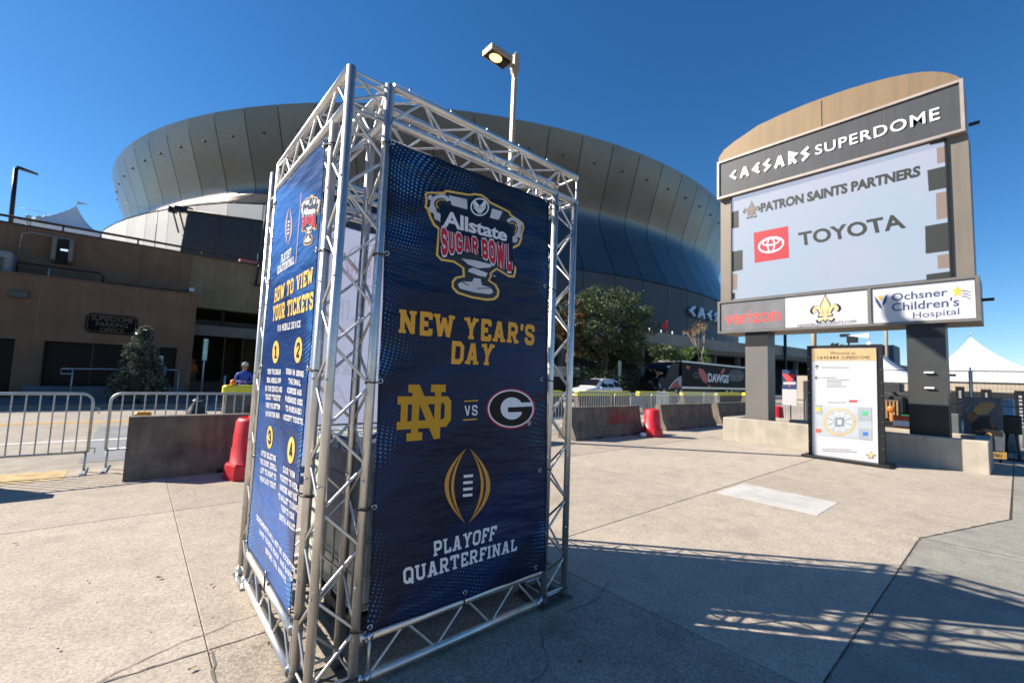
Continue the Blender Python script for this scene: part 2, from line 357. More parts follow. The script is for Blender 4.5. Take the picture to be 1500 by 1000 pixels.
# block letters as thick strokes on a w x 1 box; slabs are small serif bars (x0, x1, y)
def slabfont(serif=True):
    t = .1
    R = {}
    def st(x): return [(x, .1 if serif else 0), (x, .9 if serif else 1)]
    def sl(*xs, y=(0, 1)): return [(x-.19, x+.19, k) for x in xs for k in y] if serif else []
    V = lambda x: [(x, 0), (x, 1)]
    R['N'] = (.95, [V(.2), V(.75), [(.2, .97), (.75, .03)]], sl(.2, y=(0, 1))+sl(.75, y=(1,)))
    R['E'] = (.78, [V(.2), [(.1, .92), (.72, .92)], [(.1, .08), (.72, .08)], [(.2, .5), (.56, .5)], [(.68, .98), (.68, .7)], [(.68, .02), (.68, .3)]], [])
    R['W'] = (1.2, [[(.16, 1), (.36, 0)], [(.36, .02), (.6, .85)], [(.6, .85), (.84, .02)], [(.84, 0), (1.04, 1)]], sl(.16, y=(1,))+sl(1.04, y=(1,)))
    R['Y'] = (.95, [[(.2, 1), (.475, .48)], [(.75, 1), (.475, .48)], [(.475, .5), (.475, 0)]], sl(.2, .75, y=(1,))+sl(.475, y=(0,)))
    R['A'] = (.95, [[(.2, 0), (.44, .97)], [(.51, .97), (.75, 0)], [(.28, .3), (.67, .3)]], sl(.2, .75, y=(0,))+([(.3, .62, 1)] if serif else []))
    R['R'] = (.92, [V(.2), [(.1, .92), (.6, .92), (.72, .8), (.72, .58), (.6, .46), (.2, .46)], [(.5, .46), (.72, 0)]], sl(.2, y=(0,))+([(.6, .92, 0)] if serif else []))
    R["'"] = (.3, [[(.17, 1), (.11, .68)]], [])
    R['"'] = (.45, [[(.12, 1), (.12, .7)], [(.32, 1), (.32, .7)]], [])
    R['S'] = (.8, [[(.68, .68), (.68, .84), (.58, .92), (.22, .92), (.12, .82), (.12, .64), (.22, .54), (.58, .46), (.68, .36), (.68, .18), (.58, .08), (.22, .08), (.12, .18), (.12, .34)]], [])
    R['D'] = (.88, [V(.2), [(.08, .92), (.6, .92), (.76, .78), (.76, .22), (.6, .08), (.08, .08)]], [])
    R['P'] = (.86, [V(.2), [(.1, .92), (.6, .92), (.74, .8), (.74, .54), (.6, .42), (.2, .42)]], sl(.2, y=(0,)))
    R['L'] = (.78, [V(.2), [(.1, .08), (.72, .08)], [(.68, .02), (.68, .32)]], sl(.2, y=(1,)))
    R['O'] = (.86, [[(.26, .92), (.6, .92), (.74, .78), (.74, .22), (.6, .08), (.26, .08), (.12, .22), (.12, .78), (.26, .92), (.4, .92)]], [])
    R['Q'] = (.86, R['O'][1]+[[(.45, .3), (.8, -.06)]], [])
    R['C'] = (.84, [[(.72, .66), (.72, .8), (.6, .92), (.26, .92), (.12, .78), (.12, .22), (.26, .08), (.6, .08), (.72, .2), (.72, .34)]], [])
    R['G'] = (.86, [[(.72, .68), (.72, .8), (.6, .92), (.26, .92), (.12, .78), (.12, .22), (.26, .08), (.6, .08), (.72, .2), (.72, .46), (.46, .46)]], [])
    R['F'] = (.76, [V(.2), [(.1, .92), (.72, .92)], [(.2, .5), (.56, .5)], [(.68, .98), (.68, .7)]], sl(.2, y=(0,)))
    R['U'] = (.92, [[(.2, 1), (.2, .22), (.34, .08), (.6, .08), (.74, .22), (.74, 1)]], sl(.2, .74, y=(1,)))
    R['T'] = (.86, [V(.43), [(.06, .92), (.8, .92)], [(.1, .98), (.1, .7)], [(.76, .98), (.76, .7)]], sl(.43, y=(0,)))
    R['I'] = (.42, [V(.21)], sl(.21))
    R['H'] = (.95, [V(.2), V(.75), [(.2, .5), (.75, .5)]], sl(.2, .75))
    R['V'] = (.95, [[(.2, 1), (.45, .02)], [(.75, 1), (.5, .02)]], sl(.2, .75, y=(1,)))
    R['K'] = (.95, [V(.2), [(.75, 1), (.25, .42)], [(.42, .6), (.76, 0)]], sl(.2, .75))
    R['B'] = (.86, [V(.2), [(.1, .92), (.6, .92), (.72, .82), (.72, .6), (.62, .5), (.2, .5)], [(.62, .5), (.74, .38), (.74, .2), (.62, .08), (.1, .08)]], [])
    R['M'] = (1.1, [V(.2), V(.9), [(.2, .97), (.55, .3)], [(.9, .97), (.55, .3)]], sl(.2, .9, y=(0,)))
    R['1'] = (.6, [V(.33), [(.33, .94), (.12, .76)]], [(.08, .58, 0)])
    R['2'] = (.8, [[(.14, .66), (.14, .8), (.26, .92), (.56, .92), (.68, .8), (.68, .6), (.14, .14), (.14, .08), (.7, .08)]], [])
    R['3'] = (.8, [[(.14, .7), (.14, .82), (.24, .92), (.56, .92), (.66, .82), (.66, .6), (.56, .52), (.34, .52)], [(.56, .52), (.68, .42), (.68, .2), (.56, .08), (.24, .08), (.12, .2), (.12, .32)]], [])
    R['4'] = (.85, [V(.58), [(.58, .95), (.12, .36), (.12, .28), (.78, .28)]], [])
    R['9'] = (.8, [[(.66, .5), (.26, .5), (.14, .6), (.14, .8), (.26, .92), (.54, .92), (.66, .8), (.66, .2), (.54, .08), (.16, .08)]], [])
    R['.'] = (.25, [[(.12, 0), (.12, .14)]], [])
    R[','] = (.25, [[(.14, .14), (.08, -.1)]], [])
    R['/'] = (.6, [[(.08, 0), (.5, 1)]], [])
    R[' '] = (.42, [], [])
    return R
def greekfont():
    R = {}
    R['C'] = (.7, [[(.62, .92), (.14, .5), (.62, .06)]], [])
    R['A'] = (.9, [[(.1, 0), (.5, .98)], [(.5, .98), (.8, 0)], [(.26, .34), (.7, .34)]], [])
    R['E'] = (.7, [[(.66, .96), (.12, .5), (.66, .04)], [(.2, .5), (.62, .5)]], [])
    R['S'] = (.7, [[(.62, .98), (.16, .66), (.56, .36), (.12, .02)]], [])
    R['R'] = (.75, [[(.16, 0), (.16, .96), (.62, .72), (.2, .46)], [(.3, .5), (.66, 0)]], [])
    R[' '] = (.4, [], [])
    return R
SLABF, PLAINF, GREEK = slabfont(True), slabfont(False), greekfont()
def ribbon2(pts, t):
    n = len(pts); L = []; Rr = []
    for i, p in enumerate(pts):
        p = Vector(p); d0 = (p-Vector(pts[i-1])).normalized() if i else None; d1 = (Vector(pts[i+1])-p).normalized() if i < n-1 else None
        if d0 is None: m = Vector((-d1.y, d1.x)); k = 1
        elif d1 is None: m = Vector((-d0.y, d0.x)); k = 1
        else:
            n0 = Vector((-d0.y, d0.x)); n1 = Vector((-d1.y, d1.x)); m = (n0+n1).normalized(); k = min(1/max(m.dot(n0), .3), 2.2)
        L.append(p+m*t/2*k); Rr.append(p-m*t/2*k)
    return [[L[i], L[i+1], Rr[i+1], Rr[i]] for i in range(n-1)]
def stroke_text(body, font, t=.2, slabh=.15, gap=.1):
    """returns (polys, width) of a line of capitals 1 high; each poly is a list of 2-D points with a depth rank"""
    x = 0; out = []
    for ch in body:
        w, pls, slabs = font.get(ch, font[' ']); rank = 0
        for pl in pls:
            rank += 1
            for q in ribbon2(pl, t): out.append(([(p.x+x, p.y) for p in q], rank))
        for (a, b, y) in slabs:
            rank += 1; y0 = 0 if y == 0 else 1-slabh; out.append(([(a+x, y0), (b+x, y0), (b+x, y0+slabh), (a+x, y0+slabh)], rank))
        x += w+gap
    return out, x-gap
def strokes(name, body, pl, quad, m, parent, font=None, t=.2, off=OFF, gap=.1, base=None, kind=None, mbin=None):
    polys, w = stroke_text(body, font or SLABF, t, gap=gap)
    mb = mbin or MB()
    for pts, rk in polys:
        mb.face([pl.w(*bil(quad, p[0]/w, p[1]), off+rk*.00012) for p in pts])
    return mb if mbin else part(name, mb, m, parent)
_fc = {}
def text_polys(body, bold=.0, spacing=1.0, lines=1.0):
    k = (body, bold, spacing, lines)
    if k in _fc: return _fc[k]
    cu = bpy.data.curves.new('t', 'FONT'); cu.body = body; cu.offset = bold; cu.space_character = spacing; cu.space_line = lines; cu.align_x = 'CENTER'; cu.resolution_u = 3
    ob = bpy.data.objects.new('t', cu); col.objects.link(ob); dg = bpy.context.evaluated_depsgraph_get()
    me = bpy.data.meshes.new_from_object(ob.evaluated_get(dg)); vs = [v.co.copy() for v in me.vertices]; fs = [tuple(p.vertices) for p in me.polygons]
    bpy.data.objects.remove(ob); bpy.data.curves.remove(cu); bpy.data.meshes.remove(me)
    x0 = min(v.x for v in vs); x1 = max(v.x for v in vs); y0 = min(v.y for v in vs); y1 = max(v.y for v in vs)
    r = ([((v.x-x0)/(x1-x0), (v.y-y0)/(y1-y0)) for v in vs], fs); _fc[k] = r; return r
def words(name, body, pl, quad, m, parent, bold=.015, spacing=1.0, lines=1.0, off=OFF, mirror=False):
    vs, fs = text_polys(body, bold, spacing, lines); mb = MB()
    mb.add([pl.w(*bil(quad, (1-a) if mirror else a, b), off) for a, b in vs], fs)
    return part(name, mb, m, parent)
def flat(name, pts, pl, m, parent, off=OFF):
    return part(name, MB().face([pl.w(u, z, off) for u, z in pts]), m, parent)
def inset(pts, d):
    n = len(pts); A = sum(pts[i][0]*pts[(i+1) % n][1]-pts[(i+1) % n][0]*pts[i][1] for i in range(n)); sg = 1 if A > 0 else -1; o = []
    for i in range(n):
        a, p, b = Vector(pts[i-1]), Vector(pts[i]), Vector(pts[(i+1) % n]); d0 = (p-a).normalized(); d1 = (b-p).normalized()
        n0 = Vector((-d0.y, d0.x))*sg; n1 = Vector((-d1.y, d1.x))*sg; mm = (n0+n1)
        mm = mm.normalized() if mm.length > 1e-6 else n0; k = min(1/max(mm.dot(n0), .5), 1.6); q = p+mm*d*k; o.append((q.x, q.y))
    return o
def smooth2(pts, it=1):
    for _ in range(it):
        n = len(pts); o = []
        for i in range(n):
            a = pts[i]; b = pts[(i+1) % n]; o += [(a[0]*.75+b[0]*.25, a[1]*.75+b[1]*.25), (a[0]*.25+b[0]*.75, a[1]*.25+b[1]*.75)]
        pts = o
    return pts
#__PART2__
# ================================================================== THE SETTING
struct('ground', MB().face([(-1500, -1500, -.07), (2500, -1500, -.07), (2500, 2500, -.07), (-1500, 2500, -.07)]), far_ground)
plaza = struct('plaza_pavement', MB().box(-14, 60, -14, 8.8, -.05, -.022), joint_m)
def slab(poly, m=paving, dz=0.0, name='paving_slab', parent=plaza, g=.0025, th=.03):
    p = inset(poly, g); mb = MB(); b = .004; q = inset(p, b); n = len(p)
    A = sum(p[i][0]*p[(i+1) % n][1]-p[(i+1) % n][0]*p[i][1] for i in range(n))
    if A < 0: p = p[::-1]; q = q[::-1]
    vs = [(x, y, dz-th) for x, y in p]+[(x, y, dz-b) for x, y in p]+[(x, y, dz) for x, y in q]
    fs = [(k*n+i, k*n+(i+1) % n, (k+1)*n+(i+1) % n, (k+1)*n+i) for k in range(2) for i in range(n)]+[tuple(range(2*n, 3*n))]
    return part(name, mb.add(vs, fs), m, parent)
def rect(x0, x1, y0, y1): return [(x0, y0), (x1, y0), (x1, y1), (x0, y1)]
XL = [-11.4, -5.5, .42, 6.3, 12.4, 18.3, 24.2, 30.1, 36, 42]
for i in range(len(XL)-1):
    g_ = .0018 if XL[i] < .5 else .006; slab(rect(XL[i], XL[i+1], 5.86, 8.78), g=g_); slab(rect(XL[i], XL[i+1], 2.93, 5.86), g=g_)
slab(rect(-5.5, .42, .72, 2.93), g=.0018); slab(rect(-11.4, -5.5, .72, 2.93))
slab(rect(.42, 2.76, .72, 2.93), paving_brown); slab(rect(2.76, 6.36, .72, 2.93), g=.005)
slab([(6.36, 2.93), (12.4, 2.93), (12.4, .09), (8.43, .10), (6.41, .725)], g=.006)
slab(rect(12.4, 24.2, .09, 2.93)); slab(rect(24.2, 42, .09, 2.93))
slab([(6.42, .72), (8.43, .09), (8.43, -2.2), (6.55, -2.2)], paving_grey)
slab(rect(8.43, 12.6, -2.2, .08), paving_grey); slab(rect(12.6, 24, -2.2, .08), paving_grey)
slab([(2.9, .719), (6.415, .719), (6.545, -2.2), (2.9, -2.2)], paving_grey)
slab(rect(-1, 2.89, -2.2, .71), paving_grey); slab(rect(-8, -1.02, -2.2, .71))
slab(rect(-8, 4, -8, -2.22)); slab(rect(4, 14, -8, -2.22), paving_grey); slab(rect(14, 42, -8, -2.22))
slab(rect(6.42, 7.38, 1.63, 2.86), patch_m, .004, 'smooth_patch_slab', g=0, th=.01)
def crack(pts, w, m=joint_m, seed=1):
    rn = random.Random(seed); P = []
    for (a, b) in zip(pts, pts[1:]):
        n = max(2, int((Vector(b)-Vector(a)).length/.06))
        for i in range(n): t = i/n; P.append((a[0]*(1-t)+b[0]*t+rn.uniform(-.012, .012), a[1]*(1-t)+b[1]*t+rn.uniform(-.012, .012)))
    P.append(pts[-1]); mb = MB(); 
    L = []; R = []
    for i, p in enumerate(P):
        d = (Vector(P[min(i+1, len(P)-1)])-Vector(P[max(i-1, 0)])).normalized(); nn = Vector((-d.y, d.x)); ww = w*rn.uniform(.25, 1)
        L.append((p[0]+nn.x*ww/2, p[1]+nn.y*ww/2, .0035)); R.append((p[0]-nn.x*ww/2, p[1]-nn.y*ww/2, .0035))
    n = len(P); mb.add(L+R, [(i, i+1, n+i+1, n+i) for i in range(n-1)]); part('crack', mb, m, plaza)
crack([(-.35, 2.78), (.2, 3.06), (.62, 3.16), (1.0, 3.12)], .008, seed=2)
crack([(.44, 2.9), (.40, 2.4), (.46, 1.9)], .016, seed=3)
crack([(2.0, 1.95), (1.8, 1.7), (1.55, 1.62), (1.2, 1.3), (1.25, .9)], .012, seed=4)
crack([(2.3, 2.0), (2.55, 1.98), (2.9, 2.1)], .012, seed=5)
crack([(-3.9, 2.93), (.42, 2.935), (1.2, 2.93)], .008, seed=6)
crack([(6.42, .72), (4.6, .715), (2.9, .715)], .007, seed=7)
crack([(6.44, .73), (8.43, .1)], .008, seed=8); crack([(8.43, .095), (12.5, .09)], .010, seed=9)
crack([(6.44, .72), (6.56, -.6)], .014, seed=10)
# road
struct('road', MB().box(-60, 140, 8.82, 19.5, -.05, -.012), road_m)
struct('road_repair', MB().box(-.55, 2.4, 9.3, 14.2, -.03, -.008), road_g)
road = struct('lane_markings', MB().box(-60, 140, 15.15, 15.25, -.03, -.006), yellow_p)
struct('yellow_centre_line', MB().box(-60, 140, 15.4, 15.5, -.03, -.006), yellow_p)
struct('white_lane_line', MB().box(-60, 60, 11.8, 11.92, -.03, -.006), white_p)
rp = slab([(-3.5, 8.1), (-.6, 8.1), (-.6, 8.75), (-3.5, 8.75)], mat('faded_yellow_paving', (.46, .34, .17), .9, 0, .3, 6), .004, 'faded_paint_patch', g=0, th=.004)
kb = struct('kerb', MB().box(-60, 140, 19.5, 19.68, -.05, .11), kerb_m)
sw_ = struct('far_sidewalk', MB().box(-60, 140, 19.69, 60, -.05, .10), mat('far_sidewalk_concrete', (.16, .14, .125), .9, 0, .25, .8))

# ------------------------------------------------------------------ stadium
CX, CY = 98.65, 156.25; NP = 92; STEP = 2*pi/NP; A0 = radians(-109)
def sstep(t): t = max(0, min(1, t)); return t*t*(3-2*t)
def ztop(a):
    d = math.degrees(a); d = (d+180) % 360-180
    if d > 90: d -= 360
    return 31.2-8.9*sstep((d+146)/34)
def prof(a):
    zt = ztop(a); P = [(107.6, 50), (107.2, 48.5), (106.3, 45.5), (105.3, 42.5), (104.3, 39.6), (103.6, 37.4), (103.3, 36.2)]
    for f, r in ((.06, 103.3), (.18, 103.7), (.34, 104.5), (.52, 105.7), (.72, 107.1), (.88, 108.2), (1, 109)): P.append((r, 35.6-(35.6-zt)*f))
    return P
def cp(r, a, z): return Vector((CX+r*cos(a), CY+r*sin(a), z))
stad = thing('domed_stadium', 'huge round stadium with flared bronze metal shell rising behind the street', 'stadium', (CX, CY, 0))
i0 = int(round((radians(-188)-A0)/STEP)); i1 = int(round((radians(-58)-A0)/STEP))
vent_m = mat('vent_hole', (.13, .118, .105), .8)
joint_s = mat('panel_joint_shadow', (.13, .12, .11), .7)
back = MB()
rg = random.Random(3)
for i in range(i0, i1):
    a, b = A0+i*STEP, A0+(i+1)*STEP; g = .0008
    P = [(cp(r, a+g, z), cp(r2, b-g, z2)) for (r, z), (r2, z2) in zip(prof(a), prof(b))]
    mb = MB(); vs = [p for pr in P for p in pr]; mb.add(vs, [(2*k, 2*k+2, 2*k+3, 2*k+1) for k in range(len(P)-1)], True)
    o = part('cladding_panel', mb, clad, stad)
    mid = [(p+q)/2 for p, q in P]; c = mid[2]; n = Vector((cos((a+b)/2), sin((a+b)/2), 0))
    part('vent', MB().tube(c-n*.1, c+n*.25, .22, 6), vent_m, o)
    za, zb = ztop(a), ztop(b)
    part('wall_panel', MB().face([cp(109, a+g*.5, za-.25), cp(109, b-g*.5, zb-.25), cp(109, b-g*.5, 0), cp(109, a+g*.5, 0)]), skirt_sun if math.degrees((a+b)/2) < -133 else skirt_shade, stad)  # lighter copy on the sunlit flank, darker copy where the wall lies in shade
    for (r, z), (r2, z2), (r3, z3), (r4, z4) in zip(prof(a), prof(a)[1:], prof(b), prof(b)[1:]):
        back.face([cp(r-.35, a, z), cp(r2-.35, a, z2-.2), cp(r4-.35, b, z4-.2), cp(r3-.35, b, z3)])
part('panel_backing', back, joint_s, stad)
rear = MB(); ang = [A0+i*STEP for i in range(i1, i0+NP+1)]
for a, b in zip(ang, ang[1:]):
    pa, pb = prof(a), prof(b)
    for k in range(0, len(pa)-1): rear.face([cp(pa[k][0], a, pa[k][1]), cp(pa[k+1][0], a, pa[k+1][1]), cp(pb[k+1][0], b, pb[k+1][1]), cp(pb[k][0], b, pb[k][1])])
    rear.face([cp(109, a, pa[-1][1]), cp(109, b, pb[-1][1]), cp(109, b, 0), cp(109, a, 0)])
part('rear_wall', rear, clad, stad)
dm = MB(); dm.lathe((CX, CY, 0), [(107.2, 50.0), (106, 50.6), (90, 58), (70, 66), (45, 73), (20, 77), (0.5, 78)], 92)
part('dome_roof', dm, mat('white_roof_membrane', (.6, .6, .6), .7), stad)
class Cyl(Plane):
    def __init__(s, R): s.R = R
    def w(s, u, z, off=0.0): return cp(s.R+off, u/s.R, z)
def caesars_letters():
    pl = Cyl(109.25); u0, u1 = radians(-93.5)*109.25, radians(-79.6)*109.25
    polys, w = stroke_text('CAESARS', GREEK, .2, gap=.28); mb = MB()
    for pts, rk in polys:
        P = [(u0+(u1-u0)*p[0]/w, 16.4+p[1]*2.5) for p in pts]; f = [pl.w(*p, .45+rk*.02) for p in P]; bk = [pl.w(*p, .0) for p in P]
        mb.add(f+bk, [(0, 1, 2, 3)]+[(i, (i+1) % 4, 4+(i+1) % 4, 4+i) for i in range(4)])
    part('wall_lettering', mb, mat('blue_white_letter', (.75, .82, .9), .4), stad, 'large pale angular letters reading CAESARS')
caesars_letters()
fl = MB()
for px, py in ((253, 308), (262, 307), (275, 309)):
    p = G(px, py, 30); fl.box(p.x-.7, p.x+.7, p.y-.5, p.y+.5, p.z-.4, p.z+.6); fl.tube(p, p+Vector((1.2, 0, -4)), .14, 6)
part('floodlight_cluster', fl, blackm, stad)
# dark service block in front of the left of the shell
P1, P2 = Vector((3.2, 64.9, 0)), Vector((10.7, 62.3, 0)); dd = (P2-P1).normalized(); P3 = P1+dd*22; nn = Vector((-dd.y, dd.x, 0))
sb = thing('service_block', 'big dark grey windowless block standing against the left of the stadium', 'building', P1)
q0, q1, q2, q3 = P1, P3, P3+nn*14, P1+nn*14-dd*1.0; q0b = P1-dd*1.5
mb = MB(); mb.add([q0b, P3, P3+nn*14, q3, q0+Vector((0, 0, 20)), P3+Vector((0, 0, 20)), q2+Vector((0, 0, 20)), q3+Vector((0, 0, 20))], [(0, 1, 5, 4), (1, 2, 6, 5), (2, 3, 7, 6), (3, 0, 4, 7), (4, 5, 6, 7)])
part('wall', mb, darkclad, sb)
mb = MB()
for k in range(1, 7):
    p = P1+dd*3.3*k-nn*.05; mb.box(p.x-.05, p.x+.05, p.y-.05, p.y+.05, 0, 19.9)
part('panel_joint', mb, mat('joint_line', (.035, .036, .04), .6), sb)
part('coping', MB().tube(P1+Vector((0, 0, 20.05))-nn*.1, P3+Vector((0, 0, 20.05))-nn*.1, .12, 6), blackm, sb)
mb = MB(); mb.box(-1.2, 30, 61, 61.3, 0, 12.2, rot=((3.2, 64.9, 0), atan2(dd.y, dd.x)))

# raised terrace with its parapet
Z9 = 9.0
tp = [(838, 470), (900, 478), (955, 485), (1010, 493), (1060, 500), (1095, 503), (1137, 505), (1180, 511), (1240, 522), (1330, 536)]
tpt = [G(x, y, Z9) for x, y in tp]; tpt = [tpt[0]+(tpt[0]-tpt[1])*1.2]+tpt
ter = thing('raised_terrace', 'raised concrete terrace with a pale parapet along the foot of the stadium', 'terrace', (tpt[0].x, tpt[0].y, 0))
def bandmesh(pts, prof_):
    mb = MB(); vs = []
    for i, p in enumerate(pts):
        d = (pts[min(i+1, len(pts)-1)]-pts[max(i-1, 0)]); d.z = 0; d.normalize(); n = Vector((-d.y, d.x, 0))
        for o, z in prof_: vs.append(Vector((p.x, p.y, 0))+n*o+Vector((0, 0, z)))
    k = len(prof_)
    return mb.add(vs, [(i*k+j, (i+1)*k+j, (i+1)*k+(j+1) % k, i*k+(j+1) % k) for i in range(len(pts)-1) for j in range(k)])
part('parapet', bandmesh(tpt, [(0, 9), (-.05, 7.3), (.8, 6.6), (3, 6.5), (3, 9)]), mat('terrace_concrete', (.40, .34, .27), .85, 0, .2, .15, streak=.3), ter)
part('deck', bandmesh(tpt, [(3, 8.2), (3, 7.5), (34, 7.5), (34, 8.2)]), darkin, ter)
part('back_wall', bandmesh(tpt, [(12, 0), (12, 7.5), (12.3, 7.5), (12.3, 0)]), mat('terrace_back_wall', (.05, .045, .04), .9, 0, .3, .3), ter)
for i, p in enumerate(tpt[:-1]):
    q = tpt[i+1]; n = max(1, int((q-p).length/7))
    for k in range(n):
        c = p.lerp(q, k/n); part('column', MB().box(c.x-.35, c.x+.35, c.y+1.4, c.y+2.1, 0, 7), beam_m, ter)
for k in range(7):
    p = tpt[3].lerp(tpt[5], k/7); part('terrace_lamp', MB().tube(p+Vector((0, .4, 0)), p+Vector((0, .4, .5)), .1, 6), white_l, ter)
mb = MB()
for px, py in ((968, 478),): 
    p = G(px, py, 10); mb.face([p, p+Vector((1.2, -.4, -.6)), p+Vector((1.1, -.4, 1.0))])
    mb.tube(p+Vector((1.2, -.4, -1.5)), p+Vector((1.1, -.4, 1.1)), .04, 5)
solo('red_flag', mb, mat('red_cloth', (.6, .02, .04), .7), 'small red flag on the terrace above the trees', 'flag', G(968, 478, 9))

# ------------------------------------------------------------------ parking building on the left
park = thing('parking_building', 'brown brick parking office and garage in shade across the road', 'building', (-4, 24, 0))
X0 = -16
mb = MB()
mb.box(X0, 1.84, 24.0, 24.35, 2.22, 4.62)             # fascia above the windows
part('lower_fascia', mb, brownwall, park)
part('coping', MB().box(X0, 1.87, 23.96, 24.4, 4.62, 4.68), mat('brown_coping', (.13, .085, .06), .8), park)
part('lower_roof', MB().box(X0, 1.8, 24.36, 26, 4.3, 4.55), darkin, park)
part('side_wall', MB().box(1.5, 1.84, 24.36, 34, 0.1, 4.6), brownwall, park)
for x0, x1 in ((-3.45, -2.72), (1.3, 1.84), (-7.2, -6.4), (-12, -11.2)):
    part('pier', MB().box(x0, x1, 24.02, 24.5, .1, 2.22), brownwall, park)
for x0, x1, z0 in ((-2.72, 1.3, .42), (-6.4, -3.45, .1), (-11.2, -7.2, .42)):
    w = part('window', MB().box(x0, x1, 24.42, 24.46, z0, 2.22), glassd, park)
    fr = MB()
    n = 3 if x1-x0 > 3.5 else 2
    for k in range(1, n): x = x0+(x1-x0)*k/n; fr.box(x-.03, x+.03, 24.36, 24.415, z0, 2.22)
    fr.box(x0, x1, 24.36, 24.413, z0, z0+.06); part('window_frame', fr, blackm, w)
    if z0 > .2: part('sill_wall', MB().box(x0, x1, 24.1, 24.5, .1, z0), brownwall, park)
part('joint_strip', MB().box(-2.99, -2.96, 23.985, 24.0, 2.22, 4.62), mat('pale_joint', (.2, .15, .12), .8), park)
part('wall_light', MB().bevbox(-3.75, -3.25, 23.86, 24.0, 3.75, 3.98, .02), mat('grey_lamp_box', (.07, .075, .065), .6), park)
nb = MB(); nb.box(.55, .86, 24.385, 24.40, 1.25, 1.85); part('notice', nb, white_pr, park); part('notice', MB().box(.72, 1.0, 24.38, 24.395, .98, 1.4), mat('blue_notice', (.15, .2, .35), .6), park)
# upper level behind
part('upper_wall', MB().box(X0, 13, 26, 26.4, 4.32, 6.85), tanwall, park)
part('upper_wall_left', MB().box(X0, 1.6, 25.94, 25.995, 4.6, 6.84), brownwall, park)
part('wall_cap', MB().box(X0, 13, 25.9, 26.45, 6.85, 6.9), mat('brown_cap', (.07, .045, .035), .7), park)
rl = MB(); rl.tube((X0, 26.0, 7.14), (13, 26.0, 7.14), .055, 8)
part('railing', rl, mat('brown_railing', (.035, .02, .016), .6), park)
for k in range(12): part('railing_post', MB().tube((X0+1.2+2.4*k, 26.0, 6.88), (X0+1.2+2.4*k, 26.0, 7.12), .035, 6), MATS['brown_railing'], park)
part('beam', MB().box(1.86, 13, 26.5, 26.9, 3.0, 3.52), beam_m, park)
part('beam', MB().box(1.86, 13, 27.4, 27.8, 3.6, 3.85), mat('dark_beam', (.07, .065, .06), .9), park)
for x in (3.1, 5.6, 8.1, 10.6): part('beam_support', MB().box(x, x+.14, 26.6, 26.8, 3.5, 4.35), darkin, park)
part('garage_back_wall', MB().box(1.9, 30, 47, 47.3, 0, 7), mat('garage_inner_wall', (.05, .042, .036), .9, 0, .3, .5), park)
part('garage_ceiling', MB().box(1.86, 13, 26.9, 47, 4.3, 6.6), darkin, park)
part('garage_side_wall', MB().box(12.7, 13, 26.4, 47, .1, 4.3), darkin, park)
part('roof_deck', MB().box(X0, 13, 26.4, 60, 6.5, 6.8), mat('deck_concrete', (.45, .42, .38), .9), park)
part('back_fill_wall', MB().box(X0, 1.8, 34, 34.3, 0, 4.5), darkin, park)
for x, y in ((5.2, 33), (9, 33), (5.2, 41), (9, 41)): part('column', MB().box(x, x+.6, y, y+.6, .1, 4.3), mat('garage_column', (.09, .075, .06), .9), park)
# fittings on the wall
sc1 = MB(); sc1.box(-2.86, -2.5, 25.82, 25.94, 5.5, 6.5); part('wall_recess', sc1, darkin, park)
for x in (-3.02, -2.52):
    part('recess_fin', MB().prism([(0, 5.5), (.28, 5.62), (.3, 6.45), (.2, 6.6), (0, 6.55)], lambda a, z, x=x: Vector((x, 25.9-a, z)), lambda a, z, x=x: Vector((x+.13, 25.9-a, z))), mat('grey_fin', (.17, .155, .13), .7), park)
part('recess_lamp', MB().box(-2.78, -2.56, 25.78, 25.81, 6.05, 6.12), mat('bright_glass', (.6, .7, .85), .2, emit=(.6, .75, 1), es=.6), park)
part('pipe_rail', MB().path([(-3.78, 25.0, 4.66), (-3.78, 25.0, 5.2), (-1.5, 25.0, 5.2), (-1.36, 25.0, 5.1), (-1.36, 25.0, 4.66)], .045, 8), blackm, park)
part('conduit', MB().path([(-1.3, 25.85, 4.95), (.4, 25.85, 4.96), (1.6, 25.85, 5.02)], .02, 6), blackm, park)
part('junction_box', MB().bevbox(1.6, 1.82, 25.72, 25.9, 5.02, 5.2, .02), galv, park)
part('conduit', MB().path([(-3.95, 25.9, 5.3), (-3.9, 25.9, 6.5), (-3.7, 25.9, 6.62), (-2.4, 25.9, 6.6)], .018, 6), galv, park)
part('conduit', MB().path([(-2.95, 25.1, 4.66), (-2.95, 25.1, 5.15)], .025, 6), galv, park)
sgn = thing('parking_office_sign', 'black plaque with dim gold lettering on the brown brick wall', 'sign', (-.8, 24, 3))
pls = Plane(1, 23.93, -1)
c = [pls.px(*k) for k in ((128, 459), (202, 466), (203, 491), (129, 487))]
sx0, sx1, sz0, sz1 = -1.66, -.10, 2.64, 3.42; ch = .13
oc = [(sx0+ch, sz0), (sx1-ch, sz0), (sx1, sz0+ch), (sx1, sz1-ch), (sx1-ch, sz1), (sx0+ch, sz1), (sx0, sz1-ch), (sx0, sz0+ch)]
pb = part('board', MB().prism(oc, lambda u, z: Vector((u, 23.94, z)), lambda u, z: Vector((u, 23.995, z))), mat('black_sign_board', (.004, .004, .004), .7, spec=.1), sgn)
dimgold = mat('dim_gold_letter', (.10, .065, .03), .5)
ring = MB()
oi_ = inset(oc, .05); oj = inset(oc, .07)
for i in range(8): ring.face([pls.w(*oi_[i], .012), pls.w(*oi_[(i+1) % 8], .012), pls.w(*oj[(i+1) % 8], .012), pls.w(*oj[i], .012)])
part('border_line', ring, dimgold, sgn)
